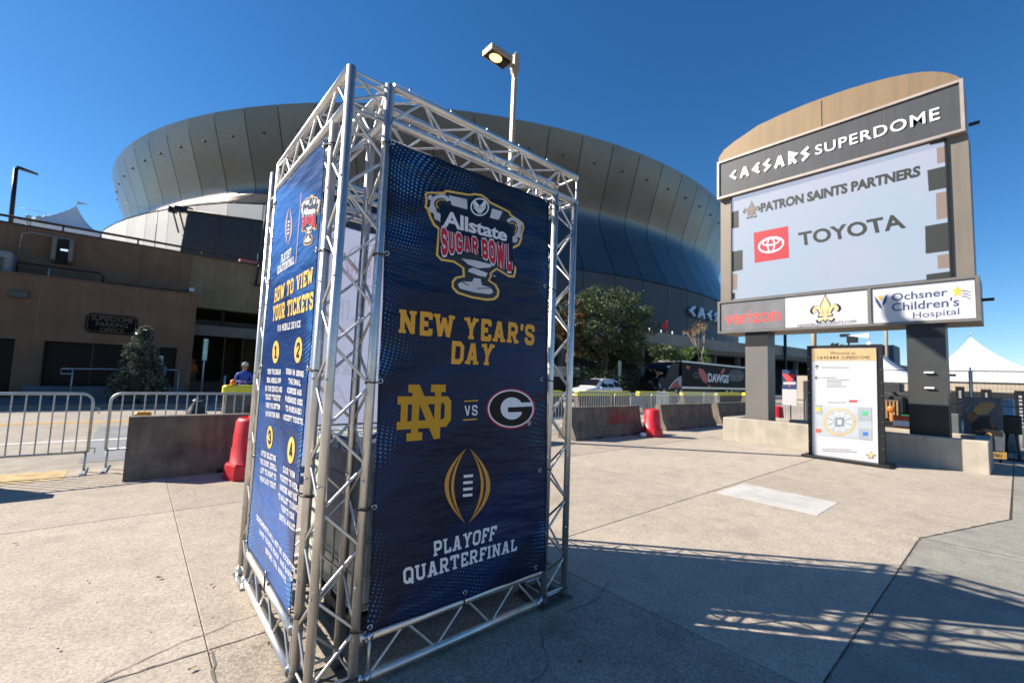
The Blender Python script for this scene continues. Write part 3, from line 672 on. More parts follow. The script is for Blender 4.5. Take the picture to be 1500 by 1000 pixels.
for body, z0, z1, a, b in (('SUPERDOME', 3.14, 3.34, -1.5, -.26), ('PARKING', 2.92, 3.10, -1.36, -.4), ('OFFICE', 2.70, 2.87, -1.22, -.5)):
    words('lettering', body, pls, [(a, z1), (b, z1), (b, z0), (a, z0)], dimgold, sgn, off=.014)
# handrail, planter and bush before the office
hr = MB()
hr.path([(-1.75, 22.6, 1.15), (-1.75, 22.6, 1.02), (-2.05, 22.6, 1.02), (-2.05, 22.6, 1.2), (.9, 22.6, 1.28), (1.35, 22.6, 1.28)], .022, 6)
for x in (-1.75, .2, 1.35): hr.tube((x, 22.6, .1), (x, 22.6, 1.22), .022, 6)
solo('handrail', hr, galv, 'thin metal handrail along the ramp in front of the parking office window', 'handrail', (-.3, 22.6, .1))
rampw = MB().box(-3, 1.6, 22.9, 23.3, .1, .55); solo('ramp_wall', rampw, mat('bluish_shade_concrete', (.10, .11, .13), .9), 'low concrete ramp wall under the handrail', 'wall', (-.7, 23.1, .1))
# rooftop: tent, lamp, antennas
tn = thing('rooftop_tent', 'small white peaked tent with a pennant standing on the parking roof', 'tent', (-3.5, 36, 6.8))
tx0, tx1, ty0, ty1, tz, tzp = -5.6, -2.15, 34, 37, 8.85, 10.35
def peak_tent(t, x0, x1, y0, y1, ze, zp, zb, m, legs=True, fall=.35, n=10, apex=None):
    cx_, cy_ = apex or ((x0+x1)/2, (y0+y1)/2); mb = MB(); base = [(x0, y0), (x1, y0), (x1, y1), (x0, y1)]; ringp = []
    S = 8
    for s_ in range(4):
        a, b = base[s_], base[(s_+1) % 4]
        for k in range(S): ringp.append((a[0]+(b[0]-a[0])*k/S, a[1]+(b[1]-a[1])*k/S))
    R_ = len(ringp); vs = []
    for j in range(n+1):
        t_ = j/n; h_ = ze+(zp-ze)*(t_**2.1*.75+t_*.25)
        for x, y in ringp: vs.append((x+(cx_-x)*t_, y+(cy_-y)*t_, h_))
    mb.add(vs, [(j*R_+k, j*R_+(k+1) % R_, (j+1)*R_+(k+1) % R_, (j+1)*R_+k) for j in range(n) for k in range(R_)], True)
    part('canopy', mb, m, t)
    va = MB(); vs = [(x, y, ze) for x, y in ringp]+[(x, y, ze-fall) for x, y in ringp]; va.add(vs, [(k, (k+1) % R_, R_+(k+1) % R_, R_+k) for k in range(R_)]); part('valance', va, m, t)
    if legs:
        for x, y in base: part('leg', MB().tube((x, y, zb), (x, y, ze), .04, 6), galv, t)
peak_tent(tn, tx0, tx1, ty0, ty1, tz, tzp, 6.8, tentw, apex=(-3.35, 35))
fp = MB(); fp.tube((-3.35, 35, tzp-.1), (-3.35, 35, tzp+.32), .015, 6); pn = MB().face([(-3.35, 35, tzp+.3), (-2.85, 34.9, tzp+.2), (-3.35, 35, tzp+.12)])
part('mast', fp, galv, tn); part('pennant', pn, mat('grey_pennant', (.45, .42, .45), .7), tn)
rlp = thing('roof_lamp_post', 'dark lamp post with a flat arm on the parking roof at the left edge', 'lamp post', (-4.3, 27.3, 6.8))
part('pole', MB().tube((-4.46, 27.3, 6.8), (-4.52, 27.3, 9.5), .075, 8), blackm, rlp)
part('lamp_head', MB().prism([(0, 0), (.62, -.08), (.62, -.03), (.1, .09), (0, .09)], lambda a, z: Vector((-4.5+a, 27.2, 9.5+z)), lambda a, z: Vector((-4.5+a, 27.4, 9.5+z))), blackm, rlp)
mb = MB(); mb.tube((-4.3, 30, 6.8), (-4.3, 30, 8.05), .03, 6); mb.bevbox(-4.48, -4.3, 29.9, 30.1, 7.85, 8.2, .02); mb.bevbox(-4.15, -3.98, 29.9, 30.1, 7.9, 8.25, .02); mb.box(-4.4, -4.0, 29.98, 30.02, 7.95, 8.02); mb.tube((-4.5, 30, 6.8), (-4.4, 30, 7.9), .03, 6)
solo('roof_loudspeakers', mb, galv, 'pair of pale loudspeakers on a bracket beside the rooftop tent', 'loudspeaker', (-4.3, 30, 6.8))
def pole_thing(px, py0, py1, y, name, label, r=.02, m=galv, arm=None):
    a = on(1, y, px[0], py0); b = on(1, y, px[1], py1); mb = MB().tube(b, a, r, 6)
    if arm: mb.tube(a, a+Vector(arm), r*.6, 5)
    return solo(name, mb, m, label, 'antenna', (b.x, b.y, b.z))
pole_thing((231, 226), 309, 367, 26.6, 'antenna_pole', 'thin antenna pole on the roof railing before the pale stadium wall', .022, galv, (-1.2, 0, .02))
pole_thing((66, 65), 312, 331, 30, 'short_antenna', 'short antenna with a thin boom beside the rooftop tent', .02, galv, (-.8, 0, .03))
mb = MB(); a = on(1, 25.8, 390, 300); b = on(1, 25.8, 381, 378); mb.tube(b, a, .028, 6); mb.tube(b+Vector((.02, -.02, 0)), b+Vector((-.1, -.02, -1.4)), .05, 6); mb.box(b.x-.15, b.x+.1, 25.75, 25.9, b.z-1.5, b.z-1.38); mb.box(b.x-.12, b.x+.15, 25.7, 25.9, b.z-.2, b.z+.2)
solo('bracketed_pole', mb, blackm, 'black pole bracketed to the tan wall beside the truss tower', 'pole', (b.x, b.y, b.z))
solo('rooftop_unit', MB().bevbox(3.75, 4.5, 27.0, 27.6, 6.9, 7.35, .04), mat('dull_red_box', (.35, .12, .1), .7), 'dull red box on the parking roof behind the railing', 'box', (4.1, 27.3, 6.9))
mb = MB(); mb.bevbox(-6.2, -3.86, 24.5, 25.3, 4.66, 5.5, .06)
ac = thing('rooftop_air_conditioner', 'grey air conditioner unit on the lower roof at the left edge', 'air conditioner', (-5, 25, 4.6)); part('casing', mb, mat('grey_casing', (.2, .21, .21), .6), ac)
mb = MB()
for k in range(7): mb.box(-6.1, -4.05, 24.46, 24.49, 4.78+.07*k, 4.81+.07*k)
part('grille', mb, blackm, ac)
# ================================================================== TRUSS TOWER
x0, y0, WW, LL, S, HV, HH = .7056, 2.1502, 1.7178, 1.6572, .2055, .1952, 3.0831
x1, y1 = x0+WW, y0+LL; RC, RB = .0235, .0078
tower = thing('truss_tower', 'silver aluminium box truss frame standing on the pavement, hung with banners', 'truss', (x0+WW/2, y0+LL/2, 0))
TB = basepos(tower)
_bc = {}
def brace(p, q, par, m=aludull, r=RB):
    d = Vector(q)-Vector(p); k = (round(d.x, 3), round(d.y, 3), round(d.z, 3), r)
    if k not in _bc: _bc[k] = MB().tube((0, 0, 0), d, r, 6, caps=False).mesh('brace', m)
    inst('brace', _bc[k], Vector(p)-TB, par)
def zig(a, b, c, d, par, n, flip=False, hs=()):
    """zigzag braces between line a->b and line c->d"""
    a, b, c, d = map(Vector, (a, b, c, d))
    for i in range(n):
        t0, t1 = i/n, (i+1)/n
        p, q = (a.lerp(b, t0), c.lerp(d, t1)) if (i % 2 == 0) != flip else (c.lerp(d, t0), a.lerp(b, t1))
        brace(p, q, par)
def couplers(mb, p, ax, r=.027, l=.07):
    a = Vector(ax)*l; mb.tube(Vector(p)-a/2, Vector(p)+a/2, r, 10)
bolts = MB()
def column(cx, cy, tops, name='truss_column'):
    P = [(cx, cy), (cx+S, cy), (cx+S, cy+S), (cx, cy+S)]; pl_ = MB()
    pl_.box(cx-.045, cx+S+.045, cy-.045, cy+S+.045, .004, .014)
    for (a, b) in P: pl_.tube((a, b, .014), (a, b, .07), .03, 10)
    o = part('base_plate', pl_, aludull if cy > 3 and cx < 1 else steelp, tower)
    col_ = part(name, MB().tube((cx+S*.5-.09, cy, .06), (cx+S*.5+.09, cy, .06), RB, 6), aludull, tower)
    for (a, b), t in zip(P, tops):
        c_ = MB().tube((a, b, .05), (a, b, t), RC, 14); c_.ball((a, b, t), RC, 14, 6, (1, 1, .45))
        part('chord', c_, alu, col_)
        for z in (.5, 1.0, 1.5, 2.0, 2.5): bolts.tube((a-.027, b-.027, z), (a-.02, b-.02, z), .006, 6)
        for z in (1.0, 2.02): 
            bolts.path([(a+.0243*cos(q), b+.0243*sin(q), z) for q in [2*pi*k/12 for k in range(12)]], .0012, 4, True)
    n = 14; zb, zt = .09, HH-HV-.03
    for i in range(4):
        (a, b), (c, d) = P[i], P[(i+1) % 4]
        zig((a, b, zb), (a, b, zt), (c, d, zb), (c, d, zt), col_, n, i % 2 == 1)
        brace((a, b, zt+.01), (c, d, zt+.01), col_); brace((a, b, zb-.015), (c, d, zb-.015), col_)
    return col_
H1 = HH-HV
cA = column(x0, y0, (HH, HH, H1, H1)); cF = column(x1-S, y0, (H1, H1, H1, H1)); cG = column(x0, y1-S, (HH, H1, H1, HH)); cR = column(x1-S, y1-S, (H1,)*4)
# extra bracing at the tall near corner
brace((x0, y0, HH-.01), (x0+S, y0, HH-.01-.16), cA); brace((x0, y0, H1+.02), (x0+S, y0, HH-.05), cA); brace((x0+S, y0, H1), (x0, y0, H1+.02), cA); brace((x0, y0, HH-.05), (x0+S, y0, HH-.05), cA)
def beam(pts4, par_label, n, ends=()):
    """pts4: four (p,q) chord lines ordered round the section"""
    b_ = part('truss_beam', MB().tube(*[Vector(pts4[0][0]).lerp(Vector(pts4[1][0]), t) for t in (.1, .9)], RB, 6), aludull, tower)
    for p, q in pts4: part('chord', MB().tube(p, q, RC, 14), alu, b_)
    for i in range(len(pts4)):
        j = (i+1) % len(pts4)
        zig(*pts4[i], *pts4[j], b_, n, i % 2 == 1)
        brace(pts4[i][0], pts4[j][0], b_); brace(pts4[i][1], pts4[j][1], b_)
    return b_
# the end points of each beam are equalised so that section braces stay square
def bx(y_a, y_b, xa, xb): return [((xa, y_a, H1), (xb, y_a, H1)), ((xa, y_a, HH), (xb, y_a, HH)), ((xa, y_b, HH), (xb, y_b, HH)), ((xa, y_b, H1), (xb, y_b, H1))]
def by(x_a, x_b, ya, yb): return [((x_a, ya, H1), (x_a, yb, H1)), ((x_a, ya, HH), (x_a, yb, HH)), ((x_b, ya, HH), (x_b, yb, HH)), ((x_b, ya, H1), (x_b, yb, H1))]
beam(bx(y0, y0+S, x0+S+.02, x1+.02), 'f', 8)
beam(by(x0, x0+S, y0+.02, y1-S), 'l', 8)
beam(bx(y1, y1-S, x0+.02, x1+.02), 'b', 9)
beam(by(x1, x1-S, y0+S, y1-S), 'r', 6)
def ladder(p, q, up_, n):
    p, q = Vector(p), Vector(q); u = Vector((0, 0, up_)); l_ = part('bottom_ladder', MB().tube(p+u*.0+Vector((0, 0, -.004)), p+u, RB, 6), aludull, tower)
    d = (q-p).normalized()
    for o in (Vector((0, 0, 0)), u):
        part('chord', MB().tube(p+o, q+o, RC, 14), alu, l_)
        for e, k in ((p+o, -1), (q+o, 1)):
            f = MB(); f.tube(e, e+d*k*.055, .012, 8); f.tube(e-d*k*.004, e+d*k*.02, .027, 10); f.tube(e+d*k*.045+Vector((0, 0, -.03)), e+d*k*.045+Vector((0, 0, .03)), .013, 8)
            part('fork_connector', f, chrome, l_)
    zig(p, q, p+u, q+u, l_, n)
ladder((x0+S+.075, y0-.004, .045), (x1-S-.075, y0-.004, .045), .195, 6)
ladder((x0-.004, y0+S+.075, .045), (x0-.004, y1-S-.075, .045), .195, 6)
ladder((x0+S+.075, y1, .045), (x1-S-.075, y1, .045), .195, 6)
ladder((x1, y0+S+.075, .045), (x1, y1-S-.075, .045), .195, 6)
# bolts along the top beam
for k in range(5):
    t = .08+.9*k/5; bolts.tube((x0+S+(WW-S)*t, y0, HH+.018), (x0+S+(WW-S)*t, y0, HH+.04), .007, 6)
    bolts.tube((x0+S+(WW-S)*t, y0-.03, H1+.01), (x0+S+(WW-S)*t, y0-.02, H1+.01), .006, 6)
part('bolts', bolts, chrome, tower, kind='stuff')

# ------------------------------------------------------------------ banners
def bd(u, z): return .0022*sin(5.2*u+2.1*z+.6)+.0018*sin(2.4*u-4.1*z)+.0012*sin(9*z+3*u)
def banner(name, label, pl, corners, m, base):
    t = thing(name, label, 'banner', base); mb = MB(); NU, NZ = 16, 30; vs = []
    for i in range(NZ+1):
        for j in range(NU+1):
            a, b = j/NU, i/NZ
            sag = .006*abs(sin(a*pi*4))*(1 if i in (0, NZ) else 0)
            u, z = bil(corners, a, b); z += sag if i == 0 else (-sag if i == NZ else 0)
            us = .004*abs(sin(b*pi*4)); u += us*(1 if j == 0 else -1 if j == NU else 0)
            vs.append(pl.w(u, z, 0))
    mb.add(vs, [(i*(NU+1)+j, i*(NU+1)+j+1, (i+1)*(NU+1)+j+1, (i+1)*(NU+1)+j) for i in range(NZ) for j in range(NU)], True)
    sheet = part('vinyl_sheet', mb, m, t); hem = MB()
    for e in ([(0, k/20) for k in range(21)], [(1, k/20) for k in range(21)], [(k/20, 0) for k in range(21)], [(k/20, 1) for k in range(21)]):
        hem.path([pl.w(*bil(corners, .012+.976*a, .005+.99*b), .0015) for a, b in e], .0016, 4)
    part('stitched_hem', hem, black_pr, t)
    return t
def tie(pl, g, chord, t, m=blackr, loop=True):
    """rubber tie from a grommet (u,z) on the plane round a vertical or horizontal tube; chord = ('v', x, y) or ('h', axis coords)"""
    p = pl.w(g[0], g[1], .004)
    n = Vector((0, 0, 0)); n[pl.axis] = pl.sign; uu = Vector((0, 0, 0)); uu[pl.u] = 1
    pts = [p+(uu*cos(a)+Vector((0, 0, 1))*sin(a))*.011 for a in [2*pi*k/14 for k in range(14)]]
    part('grommet', MB().path(pts, .0035, 6, True), chrome, t)
    mb = MB()
    if chord[0] == 'v':
        c = Vector((chord[1], chord[2], g[1]-.012)); d = (p-c); d.z = 0; a0 = atan2(d.y, d.x); L = []
        for k in range(15):
            a = a0+.9+(2*pi-1.8)*k/14; L.append(Vector((c.x+.028*cos(a), c.y+.028*sin(a), c.z+.004*sin(a*2))))
        mb.path([p+n*.003]+L+[p+n*.004+Vector((0, 0, -.004))], .0038, 6)
    else:
        c = Vector(chord[1]); L = []; ax = Vector((0, 0, 1)).cross(uu)
        for k in range(13):
            a = -.9+pi/2+(2*pi-1.2)*k/12; L.append(c+n*.028*cos(a)+Vector((0, 0, 1))*.028*sin(a)+uu*.004*(k/12))
        mb.path([p+n*.003]+L+[p+n*.004], .0038, 6)
    part('rubber_tie', mb, m, t)
PF = Plane(1, 2.122, -1, bd); PL = Plane(0, .678, -1, bd)
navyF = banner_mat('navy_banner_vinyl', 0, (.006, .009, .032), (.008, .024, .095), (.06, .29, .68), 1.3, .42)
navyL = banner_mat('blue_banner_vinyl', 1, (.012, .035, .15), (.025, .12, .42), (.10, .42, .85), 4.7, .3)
cf = [(.915, 2.775), (2.125, 2.805), (2.205, .25), (.955, .262)]
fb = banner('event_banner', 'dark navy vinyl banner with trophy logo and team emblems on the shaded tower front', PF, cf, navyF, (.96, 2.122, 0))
for gx, gy in ((573, 208), (564.5, 370.5), (554.5, 557.6), (545.5, 742.6), (539, 918)): 
    u, z = PF.px(gx, gy); tie(PF, (u+.008, z), ('v', x0+S, y0), fb)
for gx, gy in ((801, 294), (798, 419), (793, 555), (790, 688), (785, 830)):
    u, z = PF.px(gx, gy); tie(PF, (u-.004, z), ('v', x1-S, y0), fb)
u, z = PF.px(680, 868); tie(PF, (u, z+.006), ('h', (u, y0-.004, .24)), fb)
# lettering
for body, q in (("NEW YEAR'S", ((584, 453), (783, 477), (782, 505), (583, 487))), ('DAY', ((660, 500), (724.5, 505), (721, 535), (659, 531.5)))):
    strokes('gold_lettering', body, PF, PF.quad(q), gold_pr, fb, SLABF, .235)
strokes('white_lettering', 'PLAYOFF', PF, PF.quad(((633, 793), (728, 769), (725, 790), (634, 814))), white_pr, fb, SLABF, .2)
strokes('white_lettering', 'QUARTERFINAL', PF, PF.quad(((589, 832), (758, 788), (757, 805), (590, 855))), white_pr, fb, SLABF, .2)
strokes('white_lettering', 'VS', PF, PF.quad(((679.5, 594), (700, 593), (700, 608), (680, 608.5))), white_pr, fb, PLAINF, .17)
for (a, b, w_) in (((680, 587.5), (700.5, 586.5), 1.6), ((678.5, 615), (699.5, 613.5), 1.8)):
    flat('gold_rule', [PF.px(a[0], a[1]-w_/2), PF.px(b[0], b[1]-w_/2), PF.px(b[0], b[1]+w_/2), PF.px(a[0], a[1]+w_/2)], PF, gold_pr, fb)
# interlocked N and D monogram (crop coordinates of the photograph)
def K(pts, ox, oy, s): return [(ox+x*s, oy+y*s) for x, y in pts]
def PX(pl, pts): return [pl.px(*p) for p in pts]
def sh(pts): return K(pts, 570, 540, .15333)
N_ = [(183, 150), (290, 150), (432, 487), (440, 222), (398, 222), (402, 150), (543, 150), (541, 222), (500, 222), (498, 260), (484, 664), (425, 670), (290, 340), (275, 575), (275, 605), (315, 605), (313, 680), (161, 691), (163, 615), (206, 612), (222, 230), (182, 222)]
D_o = [(78, 262), (562, 262), (595, 310), (590, 488), (545, 552), (66, 582), (68, 508), (104, 506), (110, 340), (78, 340)]
mono = MB()
def polyadd(mb, pl, pts, off): mb.face([pl.w(u, z, off) for u, z in pts])
polyadd(mono, PF, PX(PF, sh(N_)), OFF)
for q in ([(78, 262), (562, 262), (500, 335), (78, 340)], [(110, 335), (178, 335), (170, 505), (104, 510)], [(68, 506), (490, 482), (545, 552), (66, 582)], [(520, 330), (500, 262), (562, 262), (595, 310), (590, 488), (545, 552), (487, 552), (490, 482), (512, 480), (528, 465), (532, 345)], [(220, 335), (290, 335), (278, 500), (210, 500)], [(437, 260), (498, 260), (490, 490), (430, 490)]):
    polyadd(mono, PF, PX(PF, sh(q)), OFF+.0004+.0002*len(q)*.1+random.random()*.0002)
part('monogram', mono, gold2_pr, fb, 'old gold interlocked N and D')
def ell(cx_, cy_, rx, ry, rot=0, n=48, a0=0, a1=2*pi): return [(cx_+rx*cos(t)*cos(rot)-ry*sin(t)*sin(rot), cy_+rx*cos(t)*sin(rot)+ry*sin(t)*cos(rot)) for t in [a0+(a1-a0)*k/n for k in range(n)]]
em = part('oval_emblem', MB().face([PF.w(*p, OFF) for p in PX(PF, sh(ell(1162, 380, 230, 192, 0)))]), red_pr, fb, 'black oval with white and red rim and a letter G')
flat('white_rim', PX(PF, sh(ell(1162, 380, 217, 180))), PF, white_pr, em, OFF+.0005)
flat('black_field', PX(PF, sh(ell(1162, 380, 203, 167))), PF, black_pr, em, OFF+.001)
flat('letter_g', PX(PF, sh([(1265, 322)]+ell(1170, 378, 106, 106, 0, 40, -.56, -2*pi+.33)+[(1262, 410), (1133, 415), (1133, 367), (1372, 357), (1370, 318)])), PF, white_pr, em, OFF+.0015)
# football outline with laces
def lens(cx_, yt, yb, w, n=20): return [(cx_+w*sin(pi*k/n)**.8, yt+(yb-yt)*k/n) for k in range(n+1)]
fo = MB()
def crescents(mb, pl, F, off):
    for s_, (o1, o2), gap in ((-1, (1.0, .80), 0), (-1, (.70, .56), 0), (1, (1.0, .80), 0), (1, (.70, .56), 0)):
        n = 22; A = [F(s_*(.06+.94*o1*sin(pi*k/n)**.85), k/n) for k in range(n+1)]; B = [F(s_*(.06+.94*o2*sin(pi*k/n)**.85), k/n) for k in range(n+1)]
        for k in range(n): mb.face([pl.w(*pl.px(*A[k]), off), pl.w(*pl.px(*A[k+1]), off), pl.w(*pl.px(*B[k+1]), off), pl.w(*pl.px(*B[k]), off)])
def Ff(a, b): return (684.5+a*33.5+2.0*(.5-b), 656.5+b*109+a*0.5)
crescents(fo, PF, Ff, OFF); part('football_outline', fo, mat('orange_gold_print', (.58, .26, .035), .4), fb)
lc = MB()
for k, (x_, y_) in enumerate(((686, 697), (685.5, 706.5), (685.3, 716), (685, 725))): lc.face([PF.w(*PF.px(*p), OFF) for p in ((x_-7, y_-1.6), (x_+7, y_-2.8), (x_+6.6, y_+1.1), (x_-7, y_+2.4))])
part('laces', lc, white_pr, fb)
# trophy logo, drawn in crop coordinates (610,260)+0.19*c
def tq(pts): return K(pts, 610, 260, .19006)
TO = [(63, 128), (80, 112), (215, 112), (212, 100), (240, 98), (400, 128), (450, 122), (500, 130), (545, 160), (565, 185), (720, 262), (728, 285), (790, 325), (822, 350), (830, 385), (815, 430), (810, 480), (790, 525), (745, 550), (735, 560), (740, 670), (762, 690), (765, 720), (752, 772), (705, 768), (615, 712), (575, 740), (575, 770), (560, 790), (612, 825), (635, 870), (632, 915), (600, 945), (540, 950), (420, 930), (310, 895), (270, 850), (270, 800), (300, 765), (355, 755), (350, 700), (285, 655), (190, 642), (150, 600), (165, 400), (130, 370), (100, 310), (80, 250), (62, 230), (70, 170)]
TRO = []
TRO.append(('gold_outline', TO, brightgold, 0))
TRO.append(('dark_body', [(80, 135), (90, 125), (225, 130), (225, 113), (400, 142), (450, 138), (495, 145), (535, 172), (555, 197), (708, 272), (716, 295), (782, 338), (808, 358), (815, 385), (800, 428), (795, 474), (778, 512), (730, 535), (722, 560), (726, 672), (748, 695), (740, 756), (705, 752), (612, 695), (560, 735), (562, 765), (545, 795), (598, 832), (618, 872), (615, 905), (590, 928), (535, 933), (425, 914), (322, 880), (287, 845), (287, 808), (310, 780), (372, 768), (368, 695), (290, 640), (195, 625), (168, 595), (180, 390), (145, 360), (117, 305), (97, 240), (80, 225), (86, 170)], mat('dark_brown_print', (.012, .008, .007), .4), 1))
TRO.append(('silver_body', [(245, 138), (385, 170), (392, 250), (270, 215)], silver_pr, 2))
TRO.append(('silver_body', [(580, 240), (660, 265), (630, 328), (560, 315)], silver_pr, 2))
TRO.append(('silver_bowl', [(345, 625), (450, 640), (590, 675), (560, 695), (470, 700), (395, 670)], silver_pr, 2))
TRO.append(('silver_stem', [(430, 695), (545, 738), (530, 768), (470, 755), (395, 725), (400, 708)], silver_pr, 2))
TRO.append(('silver_foot', [(440, 775), (490, 780), (500, 830), (570, 850), (588, 885), (560, 900), (440, 885), (330, 855), (316, 822), (350, 800), (425, 805)], silver_pr, 2))
TRO.append(('dark_arc', [(350, 800), (400, 828), (395, 833), (345, 808)], MATS['dark_brown_print'], 3))
TRO.append(('dark_arc', [(462, 852), (582, 850), (584, 856), (465, 859)], MATS['dark_brown_print'], 3))
TRO.append(('name_panel', [(180, 225), (210, 205), (385, 255), (400, 180), (440, 150), (500, 152), (545, 185), (565, 225), (560, 310), (720, 365), (735, 400), (735, 520), (700, 535), (480, 470), (190, 390), (185, 300)], navy_pr, 4))
def ringpoly(mb, pl, M1, cx_, cy_, rx, ry, w, off, n=28, a0=0, a1=2*pi):
    for k in range(n):
        t, u_ = a0+(a1-a0)*k/n, a0+(a1-a0)*(k+1)/n
        q = [(cx_+rx*cos(t), cy_+ry*sin(t)), (cx_+rx*cos(u_), cy_+ry*sin(u_)), (cx_+(rx-w)*cos(u_), cy_+(ry-w)*sin(u_)), (cx_+(rx-w)*cos(t), cy_+(ry-w)*sin(t))]
        mb.face([pl.w(*p, off) for p in M1(q)])
def trophy(pl, t, M1, M1q, detail=True, K1=1):
    root = part('trophy_logo', MB().face([pl.w(*p, OFF) for p in M1(TO)]), brightgold, t, 'silver two-handled cup emblem with white and red lettering')
    for nm, pts, m, rk in TRO[1:]: flat(nm, M1(pts), pl, m, root, OFF+.0006*rk)
    hd = MB(); o = OFF+.0013
    h2 = MB(); ringpoly(hd, pl, M1, 185, 205, 80, 75, 30, o, 26, 2.3, 5.9); ringpoly(h2, pl, M1, 738, 388, 66, 80, 26, o, 26, -2.4, 1.2)
    for c_ in ((118, 243, 26), (138, 262, 16), (160, 300, 26), (788, 448, 16), (752, 478, 24), (788, 365, 20), (105, 155, 18)): (hd if c_[0] < 400 else h2).face([pl.w(*p, o+.0003) for p in M1(ell(c_[0], c_[1], c_[2], c_[2]*1.15, 0, 12))])
    hd.face([pl.w(*p, o+.0002) for p in M1([(140, 255), (175, 290), (185, 345), (160, 330), (130, 280)])])
    part('silver_handle', hd, silver_pr, root); part('silver_handle', h2, silver_pr, root)
    ig = MB(); ringpoly(ig, pl, M1, 190, 208, 42, 38, 7, o+.0004, 20, 2.2, 5.4); ringpoly(ig, pl, M1, 735, 392, 34, 44, 7, o+.0004, 20, -2.2, 1.0); part('gold_curls', ig, brightgold, root)
    r = MB(); ringpoly(r, pl, M1, 483, 230, 72, 70, 11, OFF+.003)
    part('round_badge', r, white_pr, root)
    if detail:
        hn = MB()
        for s_ in (-1, 1):
            for k in range(4): 
                xa = 483+s_*(48-k*12); pts = [(xa, 205+k*4), (xa-s_*3, 240+k*6), (483+s_*4, 285), (483+s_*2, 278), (xa-s_*12, 236+k*6), (xa-s_*7, 200+k*3)]
                hn.face([pl.w(*p, OFF+.0031+.0001*k) for p in M1(pts)])
            hn.face([pl.w(*p, OFF+.0036) for p in M1([(483+s_*8, 215), (483+s_*34, 180), (483+s_*52, 200), (483+s_*40, 215), (483+s_*20, 235)])])
        part('badge_hands', hn, white_pr, root)
    words('white_lettering', 'Allstate', pl, M1q([(200, 248), (695, 402), (690, 497), (203, 375)]), white_pr, root, .028, .95, off=OFF+.0032)
    def wave(name, m, t_, off, grow):
        polys, w = stroke_text('SUGAR BOWL', dict(PLAINF, **{' ': (.12, [], [])}), t_, gap=.16); mb = MB()
        for pts, rk in polys:
            P = []
            for (a, b) in pts:
                s_ = a/w; x_ = 190+s_*535; top = 404+s_*122+18*sin(s_*pi)-10; h_ = 200-150*sin(min(s_*1.15, 1)*pi)**1.0*.55+ (0 if s_ < .8 else -18*(s_-.8)*5*0)
                bot = top+h_*(1 if s_ < .85 else 1+.0)
                P.append((x_+ (bot-top)*.0 - (b-.5)*6, bot+(top-bot)*b))
            mb.face([pl.w(*p, off+rk*.00012) for p in M1(P)])
        part(name, mb, m, root)
    dk = M1([(175, 400), (480, 440), (735, 520), (748, 695), (742, 745), (700, 740), (610, 640), (480, 590), (300, 590), (220, 615), (178, 595)])
    flat('lettering_shadow', dk, pl, navy_pr, root, OFF+.0027)
    wave('white_outline', white_pr, .42, OFF+.0034, 0); wave('red_lettering', red_pr, .27, OFF+.0048, 0)
M1 = lambda pts: PX(PF, tq(pts))
trophy(PF, fb, M1, lambda q: PX(PF, tq(q)))
words('small_mark', 'TM', PF, PX(PF, tq([(583, 750), (607, 757), (605, 768), (582, 762)])), white_pr, fb, 0)
words('small_mark', '®', PF, PX(PF, [(772.5, 616.5), (777.5, 616.5), (777.5, 623), (772.5, 623)]), white_pr, fb, 0)

# ------------------------------------------------------------------ left banner
cl = [(3.56, 2.86), (2.385, 2.80), (2.40, .30), (3.50, .315)]
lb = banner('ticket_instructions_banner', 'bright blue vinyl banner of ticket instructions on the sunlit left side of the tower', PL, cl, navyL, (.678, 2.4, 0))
for z in (.34, .92, 1.55, 2.18, 2.76): tie(PL, (2.412, z), ('v', x0, y0+S), lb); tie(PL, (3.51, z), ('v', x0, y1-S), lb)
tie(PL, (2.95, .33), ('h', (x0-.004, 2.95, .24)), lb)
def LQ(*k): return PL.quad(k)
strokes('white_lettering', 'PLAYOFF', PL, LQ((412, 373.5), (427.5, 363), (426.5, 376), (411, 386)), white_pr, lb, SLABF, .2)
strokes('white_lettering', 'QUARTERFINAL', PL, LQ((406.5, 391), (432, 375), (431.5, 386.5), (406, 402)), white_pr, lb, SLABF, .2)
gb = mat('gold_banner_lettering', (.80, .52, .13), .4)
strokes('gold_lettering', 'HOW TO VIEW', PL, LQ((403, 423), (459, 391), (458, 413), (402, 444)), gb, lb, SLABF, .22)
strokes('gold_lettering', 'YOUR TICKETS', PL, LQ((401, 449), (459, 427), (457.5, 452), (400, 471)), gb, lb, SLABF, .22)
strokes('white_lettering', 'VIA MOBILE DEVICE', PL, LQ((408, 476), (440, 469), (439.5, 479), (407.5, 486)), white_pr, lb, PLAINF, .17)
for dg_, cx_, cy_, rx, ry in (('1', 405, 515.5, 4.6, 16.5), ('2', 436.5, 512.5, 5.4, 19), ('3', 396, 640, 4.2, 17), ('4', 426.8, 659, 5.4, 19.5)):
    b_ = flat('gold_disc', PX(PL, ell(cx_, cy_, rx, ry, .06, 28)), PL, gb, lb, OFF)
    q = LQ((cx_-rx*.42, cy_-ry*.52), (cx_+rx*.5, cy_-ry*.6), (cx_+rx*.42, cy_+ry*.55), (cx_-rx*.5, cy_+ry*.55))
    mbn = strokes('numeral', dg_, PL, q, navy_pr, b_, PLAINF, .24, OFF+.0008)
